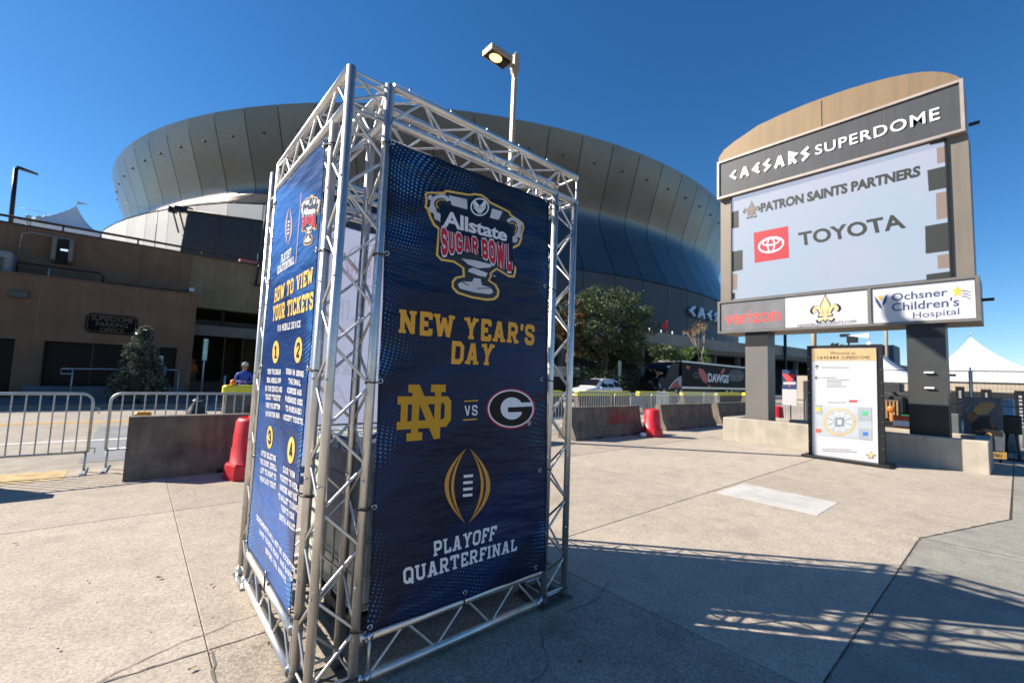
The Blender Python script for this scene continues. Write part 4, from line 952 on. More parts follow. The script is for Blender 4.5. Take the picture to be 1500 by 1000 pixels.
def para(lines, xl, xr, y_l, y_r, lh_l, lh_r, hl=.62):
    """centred lines; xl/xr edge pixels, y at the left and right edge"""
    mx_ = max(len(l) for l in lines)
    for i, l in enumerate(lines):
        f = len(l)/mx_; a = .5-f/2; b = .5+f/2
        X = lambda t: xl+(xr-xl)*t - .35*i
        Y = lambda t, k: (y_l+(lh_l*(i+k)))*(1-t)+(y_r+(lh_r*(i+k)))*t
        strokes('white_lettering', l, PL, LQ((X(a), Y(a, 0)), (X(b), Y(b, 0)), (X(b), Y(b, hl)), (X(a), Y(a, hl))), white_pr, lb, PLAINF, .2)
para(['OPEN THE SUGAR', 'BOWL MOBILE APP', 'ON YOUR DEVICE AND', 'SELECT "TICKETS"', 'FROM THE BOTTOM', 'NAVIGATION BAR.'], 390.5, 415, 540, 541, 12.2, 12.8)
para(['SIGN IN USING', 'THE EMAIL', 'ADDRESS AND', 'PASSWORD USED', 'TO PURCHASE/', 'ACCEPT TICKETS.'], 418, 447, 539, 544, 13.4, 13.9)
para(['AFTER SELECTING', 'THE EVENT, SCROLL', 'LEFT TO RIGHT TO', 'VIEW EACH TICKET.'], 382, 405.5, 658, 668, 12.6, 13.5)
para(['CLICK "VIEW', 'TICKETS" TO VIEW', 'BARCODE AND "ADD', 'TO WALLET" TO SAVE', 'THEM TO YOUR', 'DIGITAL WALLET.'], 409, 439, 679, 694, 14.0, 15.4)
para(['SCREENSHOTS WILL NOT BE ACCEPTED.', 'HAVE TICKETS READY AND SAVED', 'BEFORE YOU ARRIVE.'], 376.5, 434, 752, 832, 14.5, 16.5, .55)
fo = MB(); crescents(fo, PL, lambda a, b: (423.4+a*5.2+3.0*(.5-b), 304+b*56), OFF); part('football_outline', fo, mat('peach_print', (.75, .45, .28), .4), lb)
lc = MB()
for k in range(4): y_ = 324+k*5.6; x_ = 423.6-.4*k; lc.face([PL.w(*PL.px(*p), OFF) for p in ((x_-1.3, y_+.6), (x_+1.5, y_-1), (x_+1.5, y_+1.4), (x_-1.3, y_+3))])
part('laces', lc, white_pr, lb)
flat('thin_rule', PX(PL, [(442.7, 283), (443.3, 282.6), (434.2, 386), (433.6, 386.4)]), PL, MATS['peach_print'], lb)
ta, tb = PL.px(443.6, 292), PL.px(471, 278); tz0 = PL.px(452, 360)[1]; tz1 = PL.px(465, 276.5)[1]
def M2(pts): return [(ta[0]+(tb[0]-ta[0])*(x-62)/768, tz1+(tz0-tz1)*(y-98)/852) for x, y in pts]
trophy(PL, lb, M2, M2, False)
# ------------------------------------------------------------------ pale rear banners (seen from their back through the gap)
mv, nt, p = nodes_of('thin_white_vinyl'); p.inputs['Base Color'].default_value = (.42, .45, .58, 1); p.inputs['Roughness'].default_value = .5
tr_ = nt.nodes.new('ShaderNodeBsdfTranslucent'); tr_.inputs[0].default_value = (.36, .41, .60, 1); ms = nt.nodes.new('ShaderNodeMixShader'); ms.inputs[0].default_value = .5
nt.links.new(p.outputs[0], ms.inputs[1]); nt.links.new(tr_.outputs[0], ms.inputs[2]); nt.links.new(ms.outputs[0], nt.nodes['Material Output'].inputs[0])
def vin(name, dcol, tcol):
    m, nt, p = nodes_of(name); p.inputs['Base Color'].default_value = (*dcol, 1); p.inputs['Roughness'].default_value = .5
    t = nt.nodes.new('ShaderNodeBsdfTranslucent'); t.inputs[0].default_value = (*tcol, 1); s = nt.nodes.new('ShaderNodeMixShader'); s.inputs[0].default_value = .8
    nt.links.new(p.outputs[0], s.inputs[1]); nt.links.new(t.outputs[0], s.inputs[2]); nt.links.new(s.outputs[0], nt.nodes['Material Output'].inputs[0]); return m
faint = vin('faint_mirrored_print', (.9, .9, .92), (.98, .98, 1.0)); faintp = vin('faint_pink_print', (.8, .6, .66), (1.0, .78, .84))
PB = Plane(1, y1-.005, -1, bd); PR = Plane(0, x1-.005, -1, bd)
bb = banner('rear_banner', 'thin pale banner on the back of the truss tower, its print showing faintly in reverse', PB, [(.95, 2.8), (2.18, 2.8), (2.18, .75), (.95, .75)], mv, (.95, y1, 0))
rb = banner('right_side_banner', 'thin pale banner on the right side of the truss tower, seen only through the frame', PR, [(2.42, 2.8), (3.52, 2.8), (3.52, .3), (2.42, .3)], mv, (x1, 2.42, 0))
def RQ(pl, a, b, z1_, z0_): return [(a, z1_), (b, z1_), (b, z0_), (a, z0_)]
for pl, t, a, b in ((PB, bb, .98, 2.15), (PR, rb, 2.45, 3.5)):
    m_ = (b-a)
    words('mirrored_lettering', 'Allstate', pl, RQ(pl, a+.1*m_, a+.9*m_, 1.66, 1.50), faint, t, .03, mirror=True)
    words('mirrored_lettering', 'SUGAR BOWL', pl, RQ(pl, a+.28*m_, a+.72*m_, 2.52, 2.38), faintp, t, .03, mirror=True)
    ringm = MB(); ringpoly(ringm, pl, lambda q: q, a+.5*m_, 2.5, .26, .2, .014, OFF); part('faint_outline', ringm, faintp, t)
    words('mirrored_lettering', 'FEAST LINE', pl, RQ(pl, a+.1*m_, a+.9*m_, 2.16, 1.98), faint, t, .02, mirror=True)
    words('mirrored_lettering', 'JENA', pl, RQ(pl, a+.2*m_, a+.8*m_, 1.42, 1.2), faint, t, .0, mirror=True)
    words('mirrored_lettering', 'Soul', pl, RQ(pl, a+.4*m_, a+.6*m_, 1.17, 1.09), faint, t, .0, mirror=True)

# ------------------------------------------------------------------ ballast tote inside the tower
tote = thing('water_ballast_tote', 'white plastic water tote in a steel cage standing inside the truss tower', 'water tank', (1.6, 3.0, 0))
part('tank', MB().bevbox(1.05, 2.11, 2.5, 3.46, .17, 1.10, .05), mat('milky_plastic', (.55, .62, .55), .35, 0, .06, 3), tote)
pal = MB(); pal.box(1.02, 2.14, 2.47, 3.49, .11, .16)
for x in (1.06, 1.5, 1.98): 
    for y in (2.5, 2.92, 3.34): pal.box(x, x+.12, y, y+.12, .0, .11)
part('pallet', pal, blackr, tote)
for z in (.2, .38, .56, .74, .92, 1.12):
    P = [(1.03, 2.48, z), (2.13, 2.48, z), (2.13, 3.48, z), (1.03, 3.48, z)]; part('cage_bar', MB().path(P, .009, 6, True), galv, tote)
for k in range(7):
    x = 1.03+1.1*k/6; part('cage_bar', MB().tube((x, 2.465, .17), (x, 2.465, 1.12), .008, 6), galv, tote)
    y = 2.48+1.0*k/6; part('cage_bar', MB().tube((1.015, y, .17), (1.015, y, 1.12), .008, 6), galv, tote)
part('cage_bar', MB().path([(1.03, 2.48, 1.15), (1.5, 2.9, 1.17), (2.13, 3.48, 1.15)], .016, 8), galv, tote)
idp = part('id_plate', MB().box(1.0, 1.012, 2.6, 3.0, .62, 1.06), mat('zinc_plate', (.38, .40, .43), .5, .6, .1, 5), tote)
part('paper_label', MB().box(.996, .999, 2.66, 2.9, .74, .92), mat('grey_label', (.42, .43, .47), .6), tote)
part('lid', MB().lathe((1.6, 3.0, 1.10), [(.1, 0), (.1, .05), (.07, .06)], 16), blackr, tote)
for k in range(7):
    rn = random.Random(k)
    pp = [(.75+rn.uniform(-.25, .9), 2.0+rn.uniform(-.6, 1.4)) for _ in range(1)][0]
# ================================================================== MARQUEE SIGN
SX = 12.9
sign = thing('marquee_sign', 'tall two-pillar marquee sign with lit video screen and tan arched top', 'sign', (SX, 3.0, 0))
PS = Plane(0, SX, -1); TBK = 1.0
def slabx(name, pts, xf, xb, m, par, label=None):
    return part(name, MB().prism(pts, lambda a, b: Vector((xf, a, b)), lambda a, b: Vector((xb, a, b))), m, par, label)
def R4(y_a, y_b, z_a, z_b): return [(y_a, z_a), (y_b, z_a), (y_b, z_b), (y_a, z_b)]
arch_px = [(1051.5, 237), (1052, 231), (1060, 219), (1075, 207), (1110, 183), (1142, 168), (1180, 152), (1204, 143), (1240, 130.5), (1268, 122), (1300, 113.5), (1324, 108.5), (1346, 105), (1368, 104), (1388, 106), (1400, 110), (1408, 115), (1409, 118)]
ap = [PS.px(*p) for p in arch_px]; ap = [(min(max(a, .52), 5.68), b) for a, b in ap]
slabx('arch_top', ap, SX+.03, SX+TBK, tan_m, sign)
for y_ in (3.05,): part('panel_seam', MB().box(SX+.015, SX+.029, y_-.006, y_+.006, 8.28, 9.0), mat('seam_dark', (.2, .14, .09), .8), sign)
nbnd = slabx('name_band', R4(.56, 5.64, 7.15, 8.2), SX, SX+.2, band_m, sign)
fr = MB(); 
for (a, b, c_, d) in ((.5, 5.7, 8.2, 8.26), (.5, 5.7, 7.09, 7.15), (.5, .56, 7.15, 8.2), (5.64, 5.7, 7.15, 8.2)): fr.box(SX-.04, SX+TBK, a, b, c_, d)
part('band_frame', fr, frame_m, sign)
for y_ in (1.8, 3.05, 4.35): part('panel_seam', MB().box(SX-.004, SX-.001, y_-.004, y_+.004, 7.16, 8.19), MATS['seam_dark'], nbnd)
strokes('lettering', 'CAESARS', PS, PS.quad(((1069, 251.5), (1186, 215), (1186, 233.5), (1069.5, 265.5))), white_l, nbnd, GREEK, .24, .02, gap=.3)
words('lettering', 'SUPERDOME', PS, PS.quad(((1194, 214), (1376, 157), (1377, 175), (1194.5, 228))), white_l, nbnd, .012, 1.12, off=.02)
# side cheeks and screen
slabx('side_cheek', R4(5.34, 5.66, 3.98, 7.09), SX+.12, SX+TBK-.05, taupe, sign)
slabx('side_cheek', R4(.47, .80, 3.98, 7.09), SX+.12, SX+TBK-.05, taupe, sign)
slabx('rear_panel', R4(.8, 5.34, 3.98, 7.09), SX+.4, SX+TBK-.05, taupe, sign)
ms_, nt, p = nodes_of('video_screen'); N = nt.nodes; L = nt.links
tc = N.new('ShaderNodeTexCoord'); wv = N.new('ShaderNodeTexWave'); wv.bands_direction = 'Y'; wv.inputs['Scale'].default_value = 14; wv.inputs['Distortion'].default_value = .6; L.new(tc.outputs['Object'], wv.inputs[0])
wv2 = N.new('ShaderNodeTexWave'); wv2.bands_direction = 'Z'; wv2.inputs['Scale'].default_value = 9; wv2.inputs['Distortion'].default_value = .4; L.new(tc.outputs['Object'], wv2.inputs[0])
ns = N.new('ShaderNodeTexNoise'); ns.inputs['Scale'].default_value = .5; L.new(tc.outputs['Object'], ns.inputs[0])
rp_ = N.new('ShaderNodeValToRGB'); rp_.color_ramp.elements[0].position = .35; rp_.color_ramp.elements[0].color = (.50, .66, .82, 1); rp_.color_ramp.elements[1].position = .65; rp_.color_ramp.elements[1].color = (.60, .64, .82, 1); L.new(ns.outputs[0], rp_.inputs[0])
mm = N.new('ShaderNodeMath'); mm.operation = 'MULTIPLY_ADD'; mm.inputs[1].default_value = .22; mm.inputs[2].default_value = .72; L.new(wv.outputs['Fac'], mm.inputs[0])
m3 = N.new('ShaderNodeMath'); m3.operation = 'MULTIPLY_ADD'; m3.inputs[1].default_value = .2; L.new(wv2.outputs['Fac'], m3.inputs[0]); L.new(mm.outputs[0], m3.inputs[2])
L.new(rp_.outputs[0], p.inputs['Emission Color'])
m4 = N.new('ShaderNodeMath'); m4.operation = 'MULTIPLY'; m4.inputs[1].default_value = .46; L.new(m3.outputs[0], m4.inputs[0]); L.new(m4.outputs[0], p.inputs['Emission Strength'])
p.inputs['Base Color'].default_value = (.04, .04, .045, 1); p.inputs['Roughness'].default_value = .5; MATS['video_screen'] = ms_
scr = slabx('video_screen', R4(.82, 5.32, 4.0, 7.07), SX+.1, SX+.35, ms_, sign, 'lit pale grey video screen showing sponsor lettering')
fr = MB()
for (a, b, c_, d) in ((.80, .83, 3.98, 7.09), (5.31, 5.34, 3.98, 7.09), (.83, 5.31, 3.98, 4.0), (.83, 5.31, 7.07, 7.09)): fr.box(SX+.06, SX+.39, a, b, c_, d)
part('screen_frame', fr, blackm, scr)
PV = Plane(0, SX+.1, -1)
def emat(n, c, s=.55): return mat(n, tuple(k*.08 for k in c), .5, 0, .02, 1, emit=c, es=s)
dk = emat('screen_dark', (.05, .055, .05), .35); tn_ = emat('screen_tan', (.30, .22, .19), .6); rd = emat('screen_red', (.62, .03, .045), .6); wt = emat('screen_white', (.62, .68, .85), .8)
def vq(*k): return PV.quad(k)
words('screen_lettering', 'PATRON SAINTS PARTNERS', PV, vq((1114, 298), (1348.5, 242), (1348.5, 258.5), (1114.5, 312)), dk, scr, .05, .98, off=.004)
words('screen_lettering', 'TOYOTA', PV, vq((1169, 341), (1322, 312), (1328, 334), (1171, 361)), dk, scr, .03, 1.02, off=.004)
for k, m in (((1362, 206), (1385, 200), (1385, 208), (1362, 213)), dk), (((1372, 217), (1386, 213.5), (1386.5, 237), (1373, 240)), tn_), (((1358.4, 249.6), (1386.5, 243), (1387.5, 275), (1360.5, 280.4)), dk), (((1371, 283), (1388, 280), (1390, 319), (1372, 322)), tn_), (((1355, 331.4), (1391.6, 325), (1393, 367), (1356, 371.8)), dk), (((1373, 374), (1393, 371), (1394, 392), (1374, 394)), tn_), (((1357, 402), (1394.5, 397), (1395, 406), (1357, 410)), dk), \
        (((1071, 311), (1082, 308), (1082.4, 333.4), (1071, 335)), dk), (((1071, 369), (1088, 366), (1088, 395), (1071, 398.6)), dk), (((1071.5, 402), (1080, 400.6), (1080, 424), (1071.5, 425)), tn_), (((1071.5, 429.6), (1077, 428.5), (1077, 437.5), (1071.5, 438.5)), dk):
    flat('screen_square', vq(*k), PV, m, scr, .004)
red = flat('screen_red_square', vq((1104, 341), (1154.6, 331), (1156, 377.6), (1105.6, 385.2)), PV, rd, scr, .004)
em_ = MB(); q = vq((1104, 341), (1154.6, 331), (1156, 377.6), (1105.6, 385.2)); f = lambda P: [bil(q, a, b) for a, b in P]
def eo(cx_, cy_, rx, ry, w):
    n = 36
    for k in range(n):
        t, u_ = 2*pi*k/n, 2*pi*(k+1)/n
        em_.face([PV.w(*p_, .008+ry*.01) for p_ in f([(cx_+rx*cos(t), cy_+ry*sin(t)), (cx_+rx*cos(u_), cy_+ry*sin(u_)), (cx_+(rx-w)*cos(u_), cy_+(ry-w)*sin(u_)), (cx_+(rx-w)*cos(t), cy_+(ry-w)*sin(t))])])
eo(.5, .5, .38, .26, .055); eo(.5, .5, .12, .25, .045); eo(.5, .6, .26, .125, .045); part('oval_emblem', em_, wt, red)
def fleur(mb, F, off, pl):
    pet = [(0, 1), (.07, .82), (.16, .66), (.17, .55), (.10, .42), (.07, .3), (-.07, .3), (-.10, .42), (-.17, .55), (-.16, .66), (-.07, .82)]
    parts_ = [pet]
    for s_ in (-1, 1):
        parts_.append([(s_*.09, .32), (s_*.14, .5), (s_*.26, .63), (s_*.40, .62), (s_*.49, .52), (s_*.5, .42), (s_*.43, .34), (s_*.36, .36), (s_*.35, .42), (s_*.39, .45), (s_*.36, .51), (s_*.28, .48), (s_*.22, .36), (s_*.2, .3)])
        parts_.append([(s_*.06, .2), (s_*.12, .12), (s_*.22, .08), (s_*.27, .14), (s_*.32, .12), (s_*.26, .02), (s_*.14, .03), (s_*.04, .12)])
    parts_.append([(-.24, .21), (.24, .21), (.24, .3), (-.24, .3)]); parts_.append([(-.06, .22), (.06, .22), (.08, .1), (0, 0), (-.08, .1)])
    for i, P in enumerate(parts_): mb.face([pl.w(*F(a, b), off+i*.0003) for a, b in P])
def fleur_logo(pl, quad, par, mi, mo, off=.004, k=1.12):
    F = lambda a, b: bil(quad, .5+a, b)
    def Fo(a, b): return bil(quad, .5+a*k*1.06, .5+(b-.5)*k)
    m_ = MB(); fleur(m_, Fo, off, pl); o = part('fleur_emblem_outline', m_, mo, par); m_ = MB(); fleur(m_, F, off+.003, pl); part('fleur_emblem', m_, mi, o)
fleur_logo(PV, vq((1090.5, 297), (1112, 293), (1112, 317), (1090.5, 321)), scr, tn_, dk)
# sponsor row
row = slabx('sponsor_cabinet', R4(.40, 5.66, 3.02, 3.96), SX-.04, SX+TBK+.05, taupe, sign)
PC = Plane(0, SX-.04, -1)
def cq(*k): return PC.quad(k)
ledge = MB(); ledge.box(SX-.09, SX-.04, .40, 5.66, 3.905, 3.96); ledge.box(SX-.09, SX-.04, .40, 5.66, 3.02, 3.075); ledge.box(SX-.09, SX-.04, .40, .46, 3.075, 3.905); ledge.box(SX-.09, SX-.04, 5.60, 5.66, 3.075, 3.905); ledge.box(SX-.085, SX-.04, 2.13, 2.19, 3.075, 3.905)
part('cabinet_frame', ledge, mat('cabinet_frame_grey', (.16, .15, .14), .5, .3), row)
wpan = mat('white_acrylic', (.53, .53, .56), .35, 0, .02, 1)
gp = slabx('grey_panel', R4(3.92, 5.59, 3.085, 3.895), SX-.055, SX-.041, mat('grey_acrylic', (.17, .17, .18), .4), row)
wp1 = slabx('white_panel', R4(2.2, 3.91, 3.085, 3.895), SX-.055, SX-.041, wpan, row)
wp2 = slabx('white_panel', R4(.47, 2.12, 3.085, 3.895), SX-.055, SX-.041, wpan, row)
PQ = Plane(0, SX-.055, -1)
def pq(*k): return PQ.quad(k)
words('red_lettering', 'verizon', PQ, pq((1061.5, 457.5), (1143, 450.5), (1143, 469.5), (1062, 476)), mat('coral_red_letter', (.75, .07, .06), .4, emit=(.9, .1, .08), es=.15), gp, .012)
fleur_logo(PQ, pq((1190, 434.5), (1228.5, 431), (1228.5, 469), (1190, 472.5)), wp1, mat('old_gold_print', (.62, .48, .25), .5), navy_pr, .003)
words('small_lettering', 'NewOrleansSaints.com'.upper(), PQ, pq((1169, 475), (1254, 468.3), (1254, 472.8), (1169, 479.5)), navy_pr, wp1, 0)
nav = mat('navy_letter', (.02, .045, .14), .5)
words('navy_lettering', 'Ochsner', PQ, pq((1306, 430), (1388, 421.5), (1388, 433), (1306.5, 441)), nav, wp2, .01)
words('navy_lettering', "Children's", PQ, pq((1306, 444), (1405, 434.5), (1405, 448), (1306.5, 456)), nav, wp2, .01)
words('navy_lettering', 'Hospital', PQ, pq((1337.5, 457.5), (1405, 451), (1405, 463), (1337.5, 469)), nav, wp2, -.002)
st_ = [(1402.5+ (9 if k % 2 == 0 else 4)*sin(pi*k/5), 427-(9 if k % 2 == 0 else 4)*cos(pi*k/5)) for k in range(10)]
flat('gold_star', PX(PQ, st_), PQ, mat('orange_gold_letter', (.85, .42, .04), .5), wp2, .004)
for k in range(3):
    P = [(1409+k*.6, 430-k*4.2+4), (1415, 430-k*4+4), (1421.5, 438-k*5)]; rb_ = [[tuple(v) for v in q] for q in ribbon2(P, 1.1)]; m_ = MB()
    for i, q in enumerate(rb_): m_.face([PQ.w(*PQ.px(*v), .003+i*.0003) for v in q])
    part('navy_streak', m_, nav, wp2)
flat('leaf_mark', PX(PQ, [(1281, 434), (1286, 439), (1290, 446), (1292.5, 453), (1288, 450), (1283, 442)]), PQ, nav, wp2, .003)
flat('leaf_mark', PX(PQ, [(1300, 431), (1296.5, 434), (1293, 442), (1292.8, 449), (1297.5, 443), (1299.5, 437)]), PQ, nav, wp2, .0035)
flat('dot_mark', PX(PQ, ell(1289, 436, 3.2, 3.2, 0, 14)), PQ, MATS['orange_gold_letter'], wp2, .004)
part('side_bracket', MB().box(SX+.5, SX+.56, .22, .40, 3.5, 3.56), blackm, sign); part('side_bracket', MB().box(SX+.5, SX+.56, .30, .47, 7.4, 7.46), blackm, sign)
for ya, yb, kind in ((4.36, 4.93, 0), (.93, 1.55, 1)):
    m_lo = pill_lt if kind == 0 else pill_dk
    pz = [(.45, 2.62, pill_lt if kind == 0 else mat('pillar_slate', (.05, .052, .054), .5, .2)), (2.62, 3.02, blackm)] if kind == 0 else [(.45, 1.25, blackm), (1.25, 2.72, mat('pillar_slate', (.05, .052, .054), .5, .2)), (2.72, 3.02, blackm)]
    for a, b, m in pz: part('pillar_cladding', MB().box(SX, SX+.55, ya, yb, a+.002, b-.002), m, sign)
for z_ in (1.62, 1.95): part('pillar_lamp', MB().bevbox(SX-.06, SX-.002, 1.12, 1.28, z_, z_+.03, .01), white_l, sign)
# ------------------------------------------------------------------ planter
pt = thing('concrete_planter', 'long low concrete planter wall at the foot of the marquee sign', 'planter', (13.5, 2.9, 0))
part('front_wall', MB().bevbox(12.6, 12.86, .37, 5.42, -.02, .63, .018), planter_m, pt)
part('back_wall', MB().bevbox(14.1, 14.34, .37, 5.42, -.02, .63, .018), planter_m, pt)
part('end_wall', MB().bevbox(12.862, 14.098, 5.18, 5.42, -.02, .628, .018), planter_m, pt)
part('end_wall', MB().bevbox(12.862, 14.098, .37, .61, -.02, .628, .018), planter_m, pt)
part('soil', MB().box(12.86, 14.1, .61, 5.18, 0, .5), mat('planter_fill', (.3, .26, .2), .95, 0, .3, 5, .6, 40), pt)
# ------------------------------------------------------------------ information board
ib = thing('venue_map_board', 'white venue map panel in a black frame standing before the concrete planter', 'information board', (11.62, 2.4, 0))
PI = Plane(0, 11.62, -1)
part('frame', MB().box(11.64, 11.74, 1.78, 3.11, .06, 2.5), blackm, ib)
part('base', MB().bevbox(11.40, 11.98, 1.66, 3.2, 0, .06, .02), blackm, ib)
wp = part('panel', MB().prism([PI.px(*k) for k in ((1189, 510.4), (1283.4, 509.5), (1286.5, 678), (1190, 667.5))], lambda a, b: Vector((11.622, a, b)), lambda a, b: Vector((11.639, a, b))), wpan, ib)
def ic(pts): return [PI.px(1150+x*.21, 490+y*.21) for x, y in pts]
flat('header', ic([(187, 99), (634, 95), (639, 180), (187, 181)]), PI, mat('cream_gold_print', (.50, .36, .18), .5), wp, .003)
tdk = mat('charcoal_letter', (.05, .045, .04), .5)
words('lettering', 'Welcome to', PI, ic([(316, 118), (490, 118), (491, 138), (316, 138)]), tdk, wp, 0, 1.1, off=.006)
strokes('lettering', 'CAESARS', PI, ic([(222, 151), (375, 150), (375, 169), (222, 169)]), tdk, wp, GREEK, .22, .006, gap=.25)
words('lettering', 'SUPERDOME', PI, ic([(392, 149), (590, 148), (591, 170), (392, 170)]), tdk, wp, 0, 1.1, off=.006)
def arrow(cx_, cy_, d):
    m_ = MB(); l = 16
    for i, P in enumerate(([(0, -1), (0, 1)], [(-.8, -.1), (0, -1), (.8, -.1)])):
        Q = [(cx_+(x*cos(d)-y*sin(d))*l, cy_+(x*sin(d)+y*cos(d))*l) for x, y in P]
        for j, q in enumerate(ribbon2(Q, 4)): m_.face([PI.w(*v, .004+i*.0006+j*.0002) for v in ic([tuple(t) for t in q])])
    part('arrow', m_, tdk, wp)
arrow(223, 228, 0); arrow(224, 301, -pi/2)
def dashes(x_, y_, w, h, seed, m=grayl, dy=0):
    rn = random.Random(seed); m_ = MB(); a = x_
    while a < x_+w:
        b = min(x_+w, a+rn.uniform(8, 26)); m_.face([PI.w(*v, .004) for v in ic([(a, y_+dy*(a-x_)), (b, y_+dy*(b-x_)), (b, y_+h+dy*(b-x_)), (a, y_+h+dy*(a-x_))])]); a = b+4
    part('fine_print', m_, m, wp)
for i, (a, b, w) in enumerate(((255, 226, 190), (253, 297, 110), (292, 314, 155), (292, 328, 100), (292, 343, 100), (292, 358, 135), (300, 470, 130), (258, 792, 200), (258, 806, 245))): dashes(a, b, w, 4.5, i, dy=.0 if b < 500 else .04)
flat('red_mark', ic([(446, 456), (503, 456), (503, 470), (446, 470)]), PI, mat('red_mark', (.7, .05, .05), .5), wp, .004)
pg = mat('pale_blue_grey_print', (.30, .34, .38), .5)
for i, q in enumerate(([(218, 488), (605, 506), (607, 738), (222, 700)],)): flat('map_ground', ic(q), PI, mat('very_pale_grey_print', (.40, .43, .47), .5), wp, .003)
flat('map_lot', ic([(512, 506), (604, 510), (606, 604), (512, 600)]), PI, pg, wp, .0045); flat('map_lot', ic([(512, 648), (606, 655), (607, 738), (514, 728)]), PI, pg, wp, .0045); flat('map_lot', ic([(218, 488), (262, 490), (262, 560), (218, 556)]), PI, pg, wp, .0045)
flat('map_ring', ic(ell(381, 608, 112, 94, .05)), PI, mat('map_gold', (.55, .36, .11), .5), wp, .0055)
flat('map_bowl', ic(ell(381, 606, 101, 84, .05)), PI, wpan, wp, .0065); flat('map_bowl', ic(ell(381, 606, 97, 80, .05)), PI, mat('map_grey', (.33, .37, .40), .5), wp, .0075)
for k in range(10):
    t = 2*pi*k/10; flat('map_section', ic(ell(381+68*cos(t), 606+55*sin(t), 22, 20, 0, 12)), PI, mat('map_section_grey', (.44, .47, .50), .5), wp, .0085)
flat('map_field', ic([(352, 580), (410, 580), (410, 638), (352, 638)]), PI, mat('map_field_grey', (.18, .22, .27), .5), wp, .0095); flat('map_field', ic([(366, 592), (396, 592), (396, 626), (366, 626)]), PI, wpan, wp, .0105)
for (x_, y_, c_) in ((556, 547, (.05, .45, .2)), (560, 690, (.05, .15, .6)), (233, 668, (.75, .12, .05)), (232, 520, (.85, .5, .05))):
    flat('map_marker', ic([(x_-17, y_-13), (x_+17, y_-12), (x_+17, y_+13), (x_-17, y_+12)]), PI, mat('marker_%d' % x_, c_, .5), wp, .0095)
fleur_logo(PI, ic([(570, 812), (626, 816), (626, 862), (570, 858)]), wp, MATS['old_gold_print'], navy_pr, .004)
for k in range(8): part('screw', MB().tube((11.632, 1.805, .35+.27*k), (11.642, 1.805, .35+.27*k), .008, 6), chrome, ib); part('screw', MB().tube((11.632, 3.085, .35+.27*k), (11.642, 3.085, .35+.27*k), .008, 6), chrome, ib)

# ================================================================== BARRIERS, DRUMS, FENCES
def jersey_barrier(x0_, x1_, y, label, cap=False, h=.81, group='concrete barriers along the kerb'):
    t = thing('concrete_barrier', label, 'barrier', ((x0_+x1_)/2, y, 0), 0, group)
    s = h/.81; pr_ = [(-.30, 0), (-.30, .07*s), (-.17, .33*s), (-.095, .79*s), (-.085, h), (.085, h), (.095, .79*s), (.17, .33*s), (.30, .07*s), (.30, 0)]
    part('body', MB().prism(pr_, lambda a, b: Vector((x0_, y+a, b)), lambda a, b: Vector((x1_, y+a, b))), jersey, t)
    L_ = x1_-x0_
    for f in (.28, .62): 
        for sg in (-1, 1): part('drain_slot', MB().box(x0_+L_*f, x0_+L_*f+.2, y+sg*.303-.004, y+sg*.303+.004, .0, .05), darkin, t)
    if cap:
        c_ = MB().bevbox(x0_-.04, x1_+.04, y-.15, y+.15, h-.02, h+.19, .05); part('foam_cap', c_, yell_pl, t)
    return t
jersey_barrier(-.02, 3.6, 7.88, 'concrete barrier behind the left end of the truss tower, beside a red drum')
jersey_barrier(-5.0, -1.36, 8.0, 'concrete barrier outside the left edge behind the crowd fence')
jersey_barrier(8.4, 11.5, 7.5, 'concrete barrier right of the truss tower with a faded red stain')
jersey_barrier(12.88, 16.45, 7.6, 'concrete barrier between the red drum and the sign planter')
jersey_barrier(17.2, 20.4, 7.7, 'concrete barrier half hidden behind the left sign pillar')
jersey_barrier(3.95, 7.4, 7.8, 'concrete barrier hidden behind the truss tower')
st = MB(); mstain, nt, p = nodes_of('faded_red_spray'); 
# faint red paint on the barrier face
ns = nt.nodes.new('ShaderNodeTexNoise'); ns.inputs['Scale'].default_value = 1.6; tcn = nt.nodes.new('ShaderNodeTexCoord'); nt.links.new(tcn.outputs['Object'], ns.inputs[0])
gr = nt.nodes.new('ShaderNodeTexGradient'); gr.gradient_type = 'SPHERICAL'; mpn = nt.nodes.new('ShaderNodeMapping'); mpn.inputs['Scale'].default_value = (1.5, .01, 2.6); nt.links.new(tcn.outputs['Object'], mpn.inputs[0]); nt.links.new(mpn.outputs[0], gr.inputs[0])
ml = nt.nodes.new('ShaderNodeMath'); ml.operation = 'MULTIPLY'; nt.links.new(gr.outputs['Fac'], ml.inputs[0]); nt.links.new(ns.outputs[0], ml.inputs[1])
p.inputs['Base Color'].default_value = (.42, .05, .045, 1); p.inputs['Roughness'].default_value = .8; nt.links.new(ml.outputs[0], p.inputs['Alpha'])
stn = [o for o in bpy.data.objects if o.get('label', '').startswith('concrete barrier right of the truss')][0]
for xc in (10.3,):
    o = bpy.data.objects.new('red_stain', MB().add([(-.75, -.172, .34-.5), (.75, -.172, .34-.5), (.75, -.1, .78-.5), (-.75, -.1, .78-.5)], [(0, 1, 2, 3)]).mesh('red_stain', mstain)); col.objects.link(o); o.parent = stn; o.location = (xc-9.95, -.004, .5)
for a, b, y, lb_ in ((10.9, 13.9, 12.8, 'first'), (14.9, 18.9, 12.8, 'second'), (19.75, 23.5, 12.8, 'third'), (24.3, 28.2, 12.8, 'fourth'), (28.75, 32.3, 12.8, 'fifth'), (33.2, 37, 12.8, 'sixth')):
    jersey_barrier(a, b, y, 'yellow capped concrete barrier, %s from the left in the row beyond the fences' % lb_, True, group='yellow capped barriers across the road')
yb = jersey_barrier(1.9, 5.6, 14.4, 'yellow capped concrete barrier with a person in blue behind it', True, group='yellow capped barriers across the road')
